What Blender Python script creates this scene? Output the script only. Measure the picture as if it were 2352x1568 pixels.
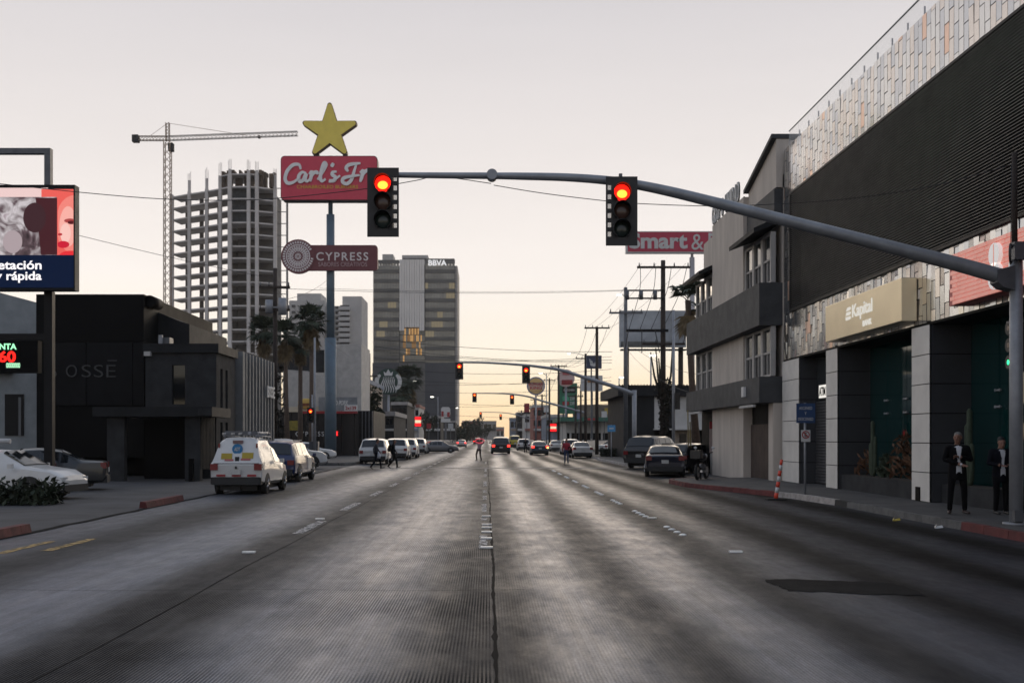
import bpy, bmesh, math, random
from mathutils import Vector, Matrix, kdtree
random.seed(7)
R = math.radians
for _o in list(bpy.data.objects): bpy.data.objects.remove(_o)
scene = bpy.context.scene
COL = scene.collection

# ---------------------------------------------------------------- camera
W0, H0 = 2352, 1568            # working pixel frame of the photograph
CX, HY, F, H = 1118.0, 1005.0, 2600.0, 1.8   # vanishing point, focal length (px), eye height (m)
cam_d = bpy.data.cameras.new('Camera'); cam = bpy.data.objects.new('Camera', cam_d); COL.objects.link(cam)
cam.location = (0, 0, H); cam.rotation_euler = (R(90), 0, 0)
cam_d.sensor_width = 36; cam_d.lens = 36 * F / W0
cam_d.shift_x = (W0 / 2 - CX) / W0; cam_d.shift_y = (HY - H0 / 2) / W0
cam_d.clip_start = .1; cam_d.clip_end = 6000
cam_d.dof.use_dof = True; cam_d.dof.focus_distance = 17; cam_d.dof.aperture_fstop = 3.5
scene.camera = cam
scene.render.resolution_x = 1024; scene.render.resolution_y = 682

# ---------------------------------------------------------------- sky, sun, exposure
SUN_EL, SUN_AZ = R(4.0), R(7.0)          # sun low, straight down the street
world = bpy.data.worlds.new('World'); scene.world = world; world.use_nodes = True
nt = world.node_tree; nt.nodes.clear()
def wn(t, **k):
    n = nt.nodes.new(t)
    for a, b in k.items(): setattr(n, a, b)
    return n
wo = wn('ShaderNodeOutputWorld')
tc = wn('ShaderNodeTexCoord')
sky = wn('ShaderNodeTexSky', sky_type='NISHITA', sun_disc=False)
sky.sun_elevation = SUN_EL; sky.sun_rotation = SUN_AZ; sky.dust_density = 3.0; sky.air_density = 1.2
bg1 = wn('ShaderNodeBackground'); bg1.inputs[1].default_value = .05
hs = wn('ShaderNodeHueSaturation'); hs.inputs['Saturation'].default_value = .6
cl = wn('ShaderNodeVectorMath', operation='MINIMUM'); cl.inputs[1].default_value = (1.6, 1.5, 1.4)   # the sun's glow is veiled by high cloud
nt.links.new(sky.outputs[0], hs.inputs['Color']); nt.links.new(hs.outputs[0], cl.inputs[0]); nt.links.new(cl.outputs[0], bg1.inputs[0])
# high thin veil of dusk cloud: brightest and warmest low over the sunset, dimmer overhead and behind
nrm = wn('ShaderNodeVectorMath', operation='NORMALIZE'); nt.links.new(tc.outputs['Generated'], nrm.inputs[0])
sx = wn('ShaderNodeSeparateXYZ'); nt.links.new(nrm.outputs[0], sx.inputs[0])
cr = wn('ShaderNodeValToRGB'); nt.links.new(sx.outputs['Z'], cr.inputs[0])
els = [(0.0, (1.05, .68, .35)), (.03, (1.06, .82, .50)), (.075, (1.03, .93, .77)), (.14, (.97, .90, .845)), (.22, (.84, .785, .76)), (.36, (.63, .605, .625)), (.6, (.52, .56, .64)), (1.0, (.43, .49, .60))]
while len(cr.color_ramp.elements) < len(els): cr.color_ramp.elements.new(.5)
for e, (p, c) in zip(cr.color_ramp.elements, els): e.position = p; e.color = (*c, 1)
az = wn('ShaderNodeMapRange'); az.inputs['From Min'].default_value = -1; az.inputs['From Max'].default_value = .8
az.inputs['To Min'].default_value = .80; az.inputs['To Max'].default_value = 1.0
nt.links.new(sx.outputs['Y'], az.inputs['Value'])
mp = wn('ShaderNodeMapping'); mp.inputs['Scale'].default_value = (1.2, 1.2, 9); nt.links.new(nrm.outputs[0], mp.inputs[0])
nz = wn('ShaderNodeTexNoise'); nz.inputs['Scale'].default_value = 2.2; nz.inputs['Detail'].default_value = 5; nt.links.new(mp.outputs[0], nz.inputs['Vector'])
nm = wn('ShaderNodeMapRange'); nm.inputs['To Min'].default_value = .94; nm.inputs['To Max'].default_value = 1.045; nt.links.new(nz.outputs['Fac'], nm.inputs['Value'])
mu = wn('ShaderNodeMath', operation='MULTIPLY'); nt.links.new(az.outputs[0], mu.inputs[0]); nt.links.new(nm.outputs[0], mu.inputs[1])
ti = wn('ShaderNodeMix', data_type='RGBA'); ti.inputs['A'].default_value = (.87, .95, 1.10, 1); ti.inputs['B'].default_value = (1, 1, 1, 1)
af = wn('ShaderNodeMapRange'); af.inputs['From Min'].default_value = -.6; af.inputs['From Max'].default_value = .8; nt.links.new(sx.outputs['Y'], af.inputs['Value']); nt.links.new(af.outputs[0], ti.inputs['Factor'])
tm2 = wn('ShaderNodeVectorMath', operation='MULTIPLY'); nt.links.new(cr.outputs[0], tm2.inputs[0]); nt.links.new(ti.outputs['Result'], tm2.inputs[1])
bg2 = wn('ShaderNodeBackground'); nt.links.new(tm2.outputs[0], bg2.inputs[0]); nt.links.new(mu.outputs[0], bg2.inputs[1])
ad = wn('ShaderNodeAddShader'); nt.links.new(bg1.outputs[0], ad.inputs[0]); nt.links.new(bg2.outputs[0], ad.inputs[1])
nt.links.new(ad.outputs[0], wo.inputs[0])
sun_d = bpy.data.lights.new('Sun', 'SUN'); sun_d.energy = 1.1; sun_d.angle = R(40); sun_d.color = (1, .82, .62)
sun = bpy.data.objects.new('Sun', sun_d); COL.objects.link(sun)
sd = Vector((math.sin(SUN_AZ) * math.cos(SUN_EL), math.cos(SUN_AZ) * math.cos(SUN_EL), math.sin(SUN_EL)))
sun.rotation_euler = sd.to_track_quat('Z', 'Y').to_euler(); sun.location = (0, 0, 60)
vs = scene.view_settings; vs.view_transform = 'Standard'; vs.look = 'None'; vs.exposure = 0.0; vs.gamma = 1; vs.use_curve_mapping = False

# ---------------------------------------------------------------- pixel -> place
def G(px, py, z=0.0):            # a point on the ground (or a level z)
    Y = F * (H - z) / (py - HY); return (px - CX) * Y / F, Y
def A(px, py, Y):                # a point on a frontal plane at depth Y -> X, Z
    return (px - CX) * Y / F, H + (HY - py) * Y / F
def AX(px, Y): return (px - CX) * Y / F
def AZ(py, Y): return H + (HY - py) * Y / F
def WY(px, X): return F * X / (px - CX)          # depth on a side wall at X

# ---------------------------------------------------------------- materials
MATS = {}
def M(name, col=(.5, .5, .5), rough=.6, metal=0, var=.12, scale=1.5, bump=0, bscale=30, emit=None, es=0, spec=.5, alpha=1, coat=0, streak=0):
    if name in MATS: return MATS[name]
    m = bpy.data.materials.new(name); m.use_nodes = True; t = m.node_tree; b = t.nodes['Principled BSDF']; L = t.links.new
    b.inputs['Base Color'].default_value = (*col, 1); b.inputs['Roughness'].default_value = rough; b.inputs['Metallic'].default_value = metal
    b.inputs['Specular IOR Level'].default_value = spec; b.inputs['Alpha'].default_value = alpha; b.inputs['Coat Weight'].default_value = coat
    if coat: b.inputs['Coat Roughness'].default_value = .05
    if emit: b.inputs['Emission Color'].default_value = (*emit, 1); b.inputs['Emission Strength'].default_value = es
    if var or bump:
        g = t.nodes.new('ShaderNodeNewGeometry')
    if var:
        n = t.nodes.new('ShaderNodeTexNoise'); n.inputs['Scale'].default_value = scale; n.inputs['Detail'].default_value = 6; n.inputs['Roughness'].default_value = .65
        if streak:
            mpn = t.nodes.new('ShaderNodeMapping'); mpn.inputs['Scale'].default_value = (1, 1, streak); L(g.outputs['Position'], mpn.inputs[0]); L(mpn.outputs[0], n.inputs['Vector'])
        else: L(g.outputs['Position'], n.inputs['Vector'])
        r = t.nodes.new('ShaderNodeMapRange'); r.inputs['From Min'].default_value = .3; r.inputs['From Max'].default_value = .7
        r.inputs['To Min'].default_value = 1 - var * 1.4; r.inputs['To Max'].default_value = 1 + var; L(n.outputs['Fac'], r.inputs['Value'])
        x = t.nodes.new('ShaderNodeVectorMath'); x.operation = 'SCALE'; x.inputs[0].default_value = col; L(r.outputs[0], x.inputs['Scale']); L(x.outputs[0], b.inputs['Base Color'])
        r2 = t.nodes.new('ShaderNodeMapRange'); r2.inputs['To Min'].default_value = min(1, rough * 1.2); r2.inputs['To Max'].default_value = rough * .85; L(n.outputs['Fac'], r2.inputs['Value']); L(r2.outputs[0], b.inputs['Roughness'])
    if bump:
        n2 = t.nodes.new('ShaderNodeTexNoise'); n2.inputs['Scale'].default_value = bscale; n2.inputs['Detail'].default_value = 4; L(g.outputs['Position'], n2.inputs['Vector'])
        bp = t.nodes.new('ShaderNodeBump'); bp.inputs['Strength'].default_value = bump; bp.inputs['Distance'].default_value = .02; L(n2.outputs['Fac'], bp.inputs['Height']); L(bp.outputs[0], b.inputs['Normal'])
    MATS[name] = m; return m
def EM(name, col, es):
    return M(name, (.006, .006, .006), .6, var=0, emit=col, es=es, spec=.1)

concrete = M('concrete', (.30, .28, .265), .8, var=.22, bump=.3)
conc_d = M('dark concrete', (.032, .033, .035), .85, var=.25, bump=.3, spec=.2)
conc_w = M('warm render', (.50, .445, .39), .85, var=.12, bump=.25, streak=.25)
dkpanel = M('dark panel', (.011, .012, .014), .65, var=.2, spec=.25)
midpanel = M('charcoal band', (.040, .042, .045), .7, var=.22)
black = M('black paint', (.003, .003, .0034), .6, var=.1, spec=.08)
blackm = M('black metal', (.006, .006, .007), .5, var=.1, spec=.2)
galv = M('galvanised steel', (.26, .27, .29), .5, .25, var=.12, scale=4)
galv_d = M('grey painted steel', (.10, .105, .115), .45, .3, var=.15, scale=4)
wood = M('creosoted timber', (.035, .025, .02), .85, var=.3, scale=6, bump=.4, bscale=15, streak=.15)
white = M('white paint', (.62, .61, .59), .6, var=.1)
offw = M('off white wall', (.42, .405, .385), .75, var=.14, bump=.2)
tan = M('tan wall', (.30, .25, .20), .8, var=.18)
redp = M('red paint', (.30, .02, .025), .5, var=.12)
wire_m = M('cable', (.02, .02, .022), .6, var=0)
rubber = M('rubber', (.012, .012, .012), .85, var=0)
chrome = M('rim metal', (.4, .4, .41), .3, .9, var=0)
glass_d = M('dark glass', (.008, .010, .012), .06, var=0, spec=.6)
glass_b = M('window glass', (.03, .035, .038), .08, var=0, spec=.7)
teal = M('teal glass', (.003, .026, .026), .05, var=0, spec=.6)

# ---------------------------------------------------------------- mesh builder
OFF = {}
class MB:
    def __init__(s): s.v = []; s.f = []; s.mi = []; s.sm = []; s.m = 0; s.smooth = False
    def mark(s): return len(s.v)
    def face(s, idx):
        s.f.append(tuple(idx)); s.mi.append(s.m); s.sm.append(s.smooth)
    def quad(s, *pts):
        b = len(s.v); s.v += [tuple(p) for p in pts]; s.face(range(b, b + len(pts))); return s
    def box(s, x0, x1, y0, y1, z0, z1):
        b = len(s.v)
        s.v += [(x0, y0, z0), (x1, y0, z0), (x1, y1, z0), (x0, y1, z0), (x0, y0, z1), (x1, y0, z1), (x1, y1, z1), (x0, y1, z1)]
        for q in ((0, 3, 2, 1), (4, 5, 6, 7), (0, 1, 5, 4), (1, 2, 6, 5), (2, 3, 7, 6), (3, 0, 4, 7)): s.face([b + i for i in q])
        return s
    def prism(s, pts, axis, a0, a1):
        """extrude a 2D outline: axis 'x','y' or 'z'"""
        def P(u, w, a): return (a, u, w) if axis == 'x' else (u, a, w) if axis == 'y' else (u, w, a)
        n = len(pts); b = len(s.v)
        s.v += [P(u, w, a0) for u, w in pts] + [P(u, w, a1) for u, w in pts]
        s.face(range(b, b + n)); s.face(range(b + 2 * n - 1, b + n - 1, -1))
        for i in range(n):
            j = (i + 1) % n; s.face((b + i, b + n + i, b + n + j, b + j))
        return s
    def tube(s, pts, rad, n=8, cap=True, smooth=True, ry=None):
        pts = [Vector(p) for p in pts]; k = len(pts)
        if not hasattr(rad, '__len__'): rad = [rad] * k
        sm0 = s.smooth; s.smooth = smooth; b = len(s.v); up = None
        for i, p in enumerate(pts):
            d = (pts[min(i + 1, k - 1)] - pts[max(i - 1, 0)]).normalized()
            if up is None: up = Vector((0, 0, 1)) if abs(d.z) < .9 else Vector((0, 1, 0))
            a = d.cross(up).normalized(); c = a.cross(d).normalized(); up = c
            for j in range(n):
                t = 2 * math.pi * j / n; s.v.append(tuple(p + (a * math.cos(t) + c * math.sin(t)) * rad[i]))
        for i in range(k - 1):
            for j in range(n):
                j2 = (j + 1) % n; s.face((b + i * n + j, b + i * n + j2, b + (i + 1) * n + j2, b + (i + 1) * n + j))
        s.smooth = False
        if cap: s.face([b + j for j in range(n - 1, -1, -1)]); s.face([b + (k - 1) * n + j for j in range(n)])
        s.smooth = sm0; return s
    def cyl(s, x, y, z0, z1, r, r2=None, n=12):
        return s.tube([(x, y, z0), (x, y, z1)], [r, r if r2 is None else r2], n)
    def rings(s, rings, n=12):
        """loft of elliptical rings: (centre, rx, ry, (optional) x axis, y axis)"""
        b = len(s.v); sm0 = s.smooth; s.smooth = True
        for rg in rings:
            c, rx, ry = Vector(rg[0]), rg[1], rg[2]
            ax, ay = (Vector(rg[3]), Vector(rg[4])) if len(rg) > 3 else (Vector((1, 0, 0)), Vector((0, 1, 0)))
            for j in range(n):
                t = 2 * math.pi * j / n; s.v.append(tuple(c + ax * math.cos(t) * rx + ay * math.sin(t) * ry))
        for i in range(len(rings) - 1):
            for j in range(n):
                j2 = (j + 1) % n; s.face((b + i * n + j, b + i * n + j2, b + (i + 1) * n + j2, b + (i + 1) * n + j))
        s.face([b + j for j in range(n - 1, -1, -1)]); s.face([b + (len(rings) - 1) * n + j for j in range(n)])
        s.smooth = sm0; return s
    def ball(s, c, rx, ry=None, rz=None, n=12, m=8):
        ry = ry or rx; rz = rz or rx
        rg = []
        for i in range(m + 1):
            t = -math.pi / 2 + math.pi * (i + .001) / (m + .002); rg.append(((c[0], c[1], c[2] + rz * math.sin(t)), max(1e-4, rx * math.cos(t)), max(1e-4, ry * math.cos(t))))
        return s.rings(rg, n)
    def disc(s, c, r, axis='y', t=.05, n=32):
        pts = [(math.cos(2 * math.pi * i / n) * r, math.sin(2 * math.pi * i / n) * r) for i in range(n)]
        if axis == 'y': return s.prism([(c[0] + u, c[2] + w) for u, w in pts], 'y', c[1], c[1] + t)
        if axis == 'x': return s.prism([(c[1] + u, c[2] + w) for u, w in pts], 'x', c[0], c[0] + t)
        return s.prism([(c[0] + u, c[1] + w) for u, w in pts], 'z', c[2], c[2] + t)
    def xf(s, mat, i0=0):
        for i in range(i0, len(s.v)): s.v[i] = tuple(mat @ Vector(s.v[i]))
        return s
    def mesh(s, name, mats):
        me = bpy.data.meshes.new(name); me.from_pydata(s.v, [], s.f)
        for m in (mats if isinstance(mats, (list, tuple)) else [mats]): me.materials.append(m)
        me.polygons.foreach_set('material_index', s.mi); me.polygons.foreach_set('use_smooth', s.sm)
        bm = bmesh.new(); bm.from_mesh(me); bmesh.ops.recalc_face_normals(bm, faces=bm.faces); bm.to_mesh(me); bm.free()
        me.update(); return me
    def build(s, name, mats, parent=None, local=False):
        if parent is not None and not local:
            o = OFF[parent.name]; s.v = [(a - o[0], b - o[1], c - o[2]) for a, b, c in s.v]
        return link(name, s.mesh(name, mats), parent)
def link(name, me, parent=None, loc=None):
    ob = bpy.data.objects.new(name, me); COL.objects.link(ob)
    if loc: ob.location = loc
    if parent is not None: ob.parent = parent; OFF[ob.name] = OFF[parent.name]
    else: OFF[ob.name] = (0, 0, 0)
    return ob
def thing(name, label, cat, loc=(0, 0, 0), rz=0, group=None):
    o = bpy.data.objects.new(name, None); COL.objects.link(o); o.empty_display_size = .3
    o.location = loc; o.rotation_euler = (0, 0, rz); OFF[o.name] = tuple(loc)
    return tag(o, label, cat, group)
def tag(o, label, cat, group=None, kind=None):
    if label: o['label'] = label
    if cat: o['category'] = cat
    if group: o['group'] = group
    if kind: o['kind'] = kind
    return o
def part(name, mat, parent, *boxes):
    m = MB()
    for b in boxes: m.box(*b)
    return m.build(name, mat, parent)
def part_each(name, mat, parent, *boxes):
    for b in boxes: part(name, mat, parent, b)
def structure(ob): ob['kind'] = 'structure'; return ob
def bevel(ob, w, seg=2):
    md = ob.modifiers.new('bevel', 'BEVEL'); md.width = w; md.segments = seg; md.limit_method = 'ANGLE'; return ob
FACE = {'cam': ((1, 0, 0), (0, 0, 1)), 'road_r': ((0, -1, 0), (0, 0, 1)), 'road_l': ((0, 1, 0), (0, 0, 1))}
def text_raw(s, bold=0, shear=0, spacing=1.0):
    cu = bpy.data.curves.new('txt', 'FONT'); cu.body = s; cu.offset = bold; cu.shear = shear; cu.space_character = spacing; cu.resolution_u = 4; cu.fill_mode = 'BOTH'; cu.extrude = .05
    ob = bpy.data.objects.new('txt', cu); COL.objects.link(ob)
    dg = bpy.context.evaluated_depsgraph_get(); me = bpy.data.meshes.new_from_object(ob.evaluated_get(dg))
    v = [tuple(p.co) for p in me.vertices]; f = [tuple(p.vertices) for p in me.polygons]
    bpy.data.objects.remove(ob); bpy.data.curves.remove(cu); bpy.data.meshes.remove(me)
    return v, f
def text(name, s, mat, parent, c, w, h, facing='cam', depth=.04, bold=0, shear=0, spacing=1.0, local=False):
    """lettering fitted into a w x h box centred on c"""
    v, f = text_raw(s, bold, shear, spacing)
    x0 = min(p[0] for p in v); x1 = max(p[0] for p in v); y0 = min(p[1] for p in v); y1 = max(p[1] for p in v)
    ux, uz = (Vector(k) for k in FACE[facing]); un = ux.cross(uz); c = Vector(c)
    b = MB()
    for p in v:
        q = c + ux * ((p[0] - x0) / (x1 - x0) - .5) * w + uz * ((p[1] - y0) / (y1 - y0) - .5) * h + un * (p[2] / .05 * .5 + .5) * depth
        b.v.append(tuple(q))
    for q in f: b.face(q)
    return b.build(name, mat, parent, local)
def smoothpts(pts, k=6):
    P = [Vector(p) for p in pts]; out = []
    for i in range(len(P) - 1):
        a, b, c, d = P[max(i - 1, 0)], P[i], P[i + 1], P[min(i + 2, len(P) - 1)]
        for j in range(k):
            t = j / k; out.append(.5 * ((2 * b) + (c - a) * t + (2 * a - 5 * b + 4 * c - d) * t * t + (3 * b - a - 3 * c + d) * t ** 3))
    out.append(P[-1]); return out
def stroke(mb, pts, w, y, depth, k=6):
    """a pen stroke in the XZ plane, given thickness w (scalar or list) and depth"""
    P = smoothpts([(p[0], 0, p[1]) for p in pts], k); n = len(P)
    b = len(mb.v)
    for i, p in enumerate(P):
        d = (P[min(i + 1, n - 1)] - P[max(i - 1, 0)]).normalized(); nr = Vector((-d.z, 0, d.x))
        y_ = y - .0025 * i
        ww = w * (.55 + .45 * min(1, 4 * min(i, n - 1 - i) / n)) / 2
        for yy in (y_, y_ + depth):
            for sg in (1, -1): q = p + nr * ww * sg; mb.v.append((q.x, yy, q.z))
    for i in range(n - 1):
        a = b + i * 4; c = a + 4
        mb.face((a, a + 1, c + 1, c)); mb.face((a + 2, c + 2, c + 3, a + 3)); mb.face((a, c, c + 2, a + 2)); mb.face((a + 1, a + 3, c + 3, c + 1))
    return mb
def roundrect(x0, x1, z0, z1, r, n=5):
    o = []
    for cx, cz, a0 in ((x1 - r, z1 - r, 0), (x0 + r, z1 - r, 90), (x0 + r, z0 + r, 180), (x1 - r, z0 + r, 270)):
        for i in range(n + 1):
            a = R(a0 + 90 * i / n); o.append((cx + r * math.cos(a), cz + r * math.sin(a)))
    return o
def sag(p, q, d, n=14):
    p, q = Vector(p), Vector(q); return [p.lerp(q, i / n) - Vector((0, 0, 4 * d * (i / n) * (1 - i / n))) for i in range(n + 1)]
# ================================================================ ground, road, pavements
def road_material():
    m = bpy.data.materials.new('road'); m.use_nodes = True; t = m.node_tree; b = t.nodes['Principled BSDF']; L = t.links.new
    def nd(ty, **k):
        n = t.nodes.new(ty)
        for a, c in k.items(): setattr(n, a, c)
        return n
    def mth(op, a, c=None, clamp=False):
        n = nd('ShaderNodeMath', operation=op, use_clamp=clamp)
        for i, q in enumerate((a, c)):
            if q is None: continue
            if isinstance(q, (int, float)): n.inputs[i].default_value = q
            else: L(q, n.inputs[i])
        return n.outputs[0]
    def mr(v, a, c, d, e, smooth=False):
        n = nd('ShaderNodeMapRange'); n.interpolation_type = 'SMOOTHSTEP' if smooth else 'LINEAR'
        for i, q in zip(('From Min', 'From Max', 'To Min', 'To Max'), (a, c, d, e)): n.inputs[i].default_value = q
        L(v, n.inputs['Value']); return n.outputs[0]
    g = nd('ShaderNodeNewGeometry'); s = nd('ShaderNodeSeparateXYZ'); L(g.outputs['Position'], s.inputs[0]); X, Y = s.outputs[0], s.outputs[1]
    def noise(sx, sy, detail, sc=1.0, rgh=.55, off=0):
        mp = nd('ShaderNodeMapping'); mp.inputs['Scale'].default_value = (sx, sy, 1); mp.inputs['Location'].default_value = (off, off * 2, 0); L(g.outputs['Position'], mp.inputs[0])
        n = nd('ShaderNodeTexNoise'); n.inputs['Scale'].default_value = sc; n.inputs['Detail'].default_value = detail; n.inputs['Roughness'].default_value = rgh; L(mp.outputs[0], n.inputs['Vector']); return n.outputs['Fac']
    # polished wheel tracks, their sheen also painted as lighter colour, and oil-dark strips run along each lane (lane pitch 3.3 m, joint at x = .1)
    wob = mth('MULTIPLY', mth('SUBTRACT', noise(.02, .02, 2, off=3), .5), 2.0)
    ph = mth('MULTIPLY', mth('ADD', mth('SUBTRACT', X, .1), wob), 2 * math.pi / 3.35)
    t1 = mth('MULTIPLY', mth('SUBTRACT', 1.0, mth('COSINE', ph)), .5); t2 = mth('MULTIPLY', mth('SUBTRACT', 1.0, mth('COSINE', mth('MULTIPLY', ph, 2.0))), .5)
    sel = mr(X, -.2, .4, 0, 1, True); trk = mth('ADD', mth('MULTIPLY', t1, mth('SUBTRACT', 1.0, sel)), mth('MULTIPLY', t2, sel))   # wheel tracks
    patch = noise(.5, .045, 5, off=8)
    tr = mth('ADD', mth('MULTIPLY', trk, .70), mth('MULTIPLY', mr(patch, .32, .68, 0, 1), .34))
    fine = noise(34, 30, 4, rgh=.75); mid = noise(1.3, 1.3, 5, rgh=.6, off=5)
    right = mr(X, 1.0, 5.5, 1.0, .26, True); left = mr(X, -8.6, -4.0, .5, 1.0, True)  # older asphalt at right; corner shade also put into the colour both sides
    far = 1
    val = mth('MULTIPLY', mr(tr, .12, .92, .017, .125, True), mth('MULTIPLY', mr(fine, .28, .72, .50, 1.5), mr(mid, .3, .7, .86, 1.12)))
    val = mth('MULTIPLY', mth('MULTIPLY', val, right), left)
    streak = noise(9, .10, 4, rgh=.65, off=31); streak2 = noise(30, .35, 3, rgh=.6, off=37); blot = noise(2.6, .9, 6, rgh=.72, off=41)
    val = mth('MULTIPLY', val, mth('MULTIPLY', mth('MULTIPLY', mr(streak, .3, .7, .74, 1.22), mr(streak2, .3, .7, .84, 1.14)), mr(blot, .32, .66, .84, 1.12)))
    oil = mr(noise(1.1, .8, 4, rgh=.7, off=53), .60, .72, 1, .72); val = mth('MULTIPLY', val, oil)
    speck = mr(noise(16, 16, 2, rgh=.8, off=11), .68, .74, 1, .55); val = mth('MULTIPLY', val, speck)
    # longitudinal ground grooves in the two lanes left of the joint
    wig = mth('MULTIPLY', noise(.25, .35, 2, off=17), 5.0)
    gp = mth('SINE', mth('ADD', mth('MULTIPLY', X, 2 * math.pi / .031), wig))
    msk = mth('MULTIPLY', mr(X, -4.4, -3.6, 0, 1, True), mr(X, .02, .06, 1, .22))
    msk = mth('MULTIPLY', mth('MULTIPLY', msk, mr(noise(.5, .35, 4, off=23), .40, .58, .15, 1)), mr(Y, 9, 21, 1, .2))
    gr = mth('MULTIPLY', mr(gp, -.3, .5, 0, 1, True), msk)
    val = mth('MULTIPLY', val, mr(gr, 0, 1, 1, .5))
    cb = nd('ShaderNodeCombineColor'); L(mth('MULTIPLY', val, .94), cb.inputs[0]); L(val, cb.inputs[1]); L(mth('MULTIPLY', val, 1.18), cb.inputs[2]); L(cb.outputs[0], b.inputs['Base Color'])
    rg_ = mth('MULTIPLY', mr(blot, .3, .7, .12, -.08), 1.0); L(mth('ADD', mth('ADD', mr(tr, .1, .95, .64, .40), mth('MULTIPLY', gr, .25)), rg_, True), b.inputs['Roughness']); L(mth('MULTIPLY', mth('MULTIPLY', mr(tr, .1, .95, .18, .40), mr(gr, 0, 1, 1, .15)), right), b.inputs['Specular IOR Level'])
    hgt = mth('SUBTRACT', mth('ADD', mth('MULTIPLY', fine, .5), mth('MULTIPLY', mid, .15)), mth('MULTIPLY', gr, .9))
    bp = nd('ShaderNodeBump'); bp.inputs['Strength'].default_value = .7; bp.inputs['Distance'].default_value = .008; L(hgt, bp.inputs['Height']); L(bp.outputs[0], b.inputs['Normal'])
    return m
asph = M('old asphalt', (.045, .045, .048), .75, var=.35, scale=.7, bump=.5, bscale=40)
asph2 = M('patch asphalt', (.007, .007, .0075), .9, var=.3, scale=3, bump=.6, bscale=50, spec=.1)
pave = M('pavement concrete', (.050, .049, .049), .75, var=.3, scale=.9, bump=.3)
fore = M('forecourt concrete', (.036, .036, .039), .75, var=.35, scale=.5, bump=.4)
XL, XR, XW, XB = -8.65, 9.36, 11.3, 11.0     # left kerb, right kerb, bank facade, office facade
g = MB(); g.quad((-3000, -300, -.03), (3000, -300, -.03), (3000, 5000, -.03), (-3000, 5000, -.03)); ground = structure(g.build('ground', asph))
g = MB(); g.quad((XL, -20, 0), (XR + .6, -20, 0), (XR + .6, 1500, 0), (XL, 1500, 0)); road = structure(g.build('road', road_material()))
g = MB(); g.quad((-70, -20, .01), (XL - .06, -20, .01), (XL - .06, 66, .01), (-70, 66, .01)); structure(g.build('forecourt', fore))
g = MB(); g.quad((XR + .5, 40, .004), (24, 40, .004), (24, 92, .004), (XR + .5, 92, .004)); structure(g.build('parking_apron', asph))

kp = [(XR, -12), (XR, 30.2), (9.1, 33.6), (8.2, 37.6), (7.32, 41.4), (7.25, 44.6), (7.55, 46.0), (8.4, 46.8), (10.95, 47.2)]
g = MB(); g.prism([(x + .12, y) for x, y in kp] + [(14, 47.2), (14, -12)], 'z', -.02, .15); sw = structure(g.build('pavement_right', pave))
kp2 = [(12.5, 71.2), (9.6, 71.3), (8.9, 72.4), (8.85, 90), (9.3, 94), (9.4, 420)]
g = MB(); g.prism([(x + .12, y) for x, y in kp2] + [(13, 420), (13, 71.2)], 'z', -.02, .15); sw2 = structure(g.build('pavement_right_far', pave))
kl = [(-13, 74.5), (-9.8, 74.6), (-8.9, 75.6), (-8.75, 420)]
g = MB(); g.prism([(x - .12, y) for x, y in kl] + [(-13.4, 420), (-13.4, 74.5)], 'z', -.02, .15); sw3 = structure(g.build('pavement_left', pave))
k_grey = M('grey kerb', (.10, .098, .095), .8, var=.35, scale=2.5, bump=.5)
k_red = M('red kerb', (.10, .014, .014), .75, var=.4, scale=3, bump=.4)
k_wht = M('white kerb', (.34, .31, .29), .8, var=.35, scale=3, bump=.4)
k_drk = M('black kerb', (.012, .012, .012), .8, var=.2)
def kerb(path, parent, colf, ymax=400, step=1.0, lim=150):
    pts = [Vector((x, y, 0)) for x, y in path]; n = 0; rest = MB()
    for a, b in zip(pts, pts[1:]):
        Lg = (b - a).length; k = max(1, round(Lg / step)); d = (b - a).normalized(); nr = Vector((-d.y, d.x, 0))
        for i in range(k):
            p, q = a.lerp(b, i / k) + d * .008, a.lerp(b, (i + 1) / k) - d * .008
            if p.y < 14 and path is kp: continue
            tgt = rest if n > lim else MB()
            dz = random.uniform(-.006, .012); w = .085
            base = [p - nr * w, p + nr * w, q + nr * w, q - nr * w]; zt = .155 + dz
            bb = len(tgt.v); tgt.v += [(v.x, v.y, -.01) for v in base] + [(v.x, v.y, zt) for v in (p - nr * w * .8, p + nr * w * .8, q + nr * w * .8, q - nr * w * .8)]
            for fq in ((0, 3, 2, 1), (4, 5, 6, 7), (0, 1, 5, 4), (1, 2, 6, 5), (2, 3, 7, 6), (3, 0, 4, 7)): tgt.face([bb + z for z in fq])
            if n <= lim: tgt.build('kerb_stone', colf((p.y + q.y) / 2), parent)
            n += 1
    if rest.v: o = rest.build('kerb_stones_far', k_grey, parent); o['kind'] = 'stuff'
kerb(kp, sw, lambda y: k_red if y < 21.8 or y > 34.6 else k_drk if 29.2 < y < 30.2 else k_wht if y > 30.2 else k_grey)
kerb(kp2, sw2, lambda y: k_wht if y < 100 else k_grey, step=1.5, lim=30)
kerb(kl, sw3, lambda y: k_grey, step=1.5, lim=30)
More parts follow.
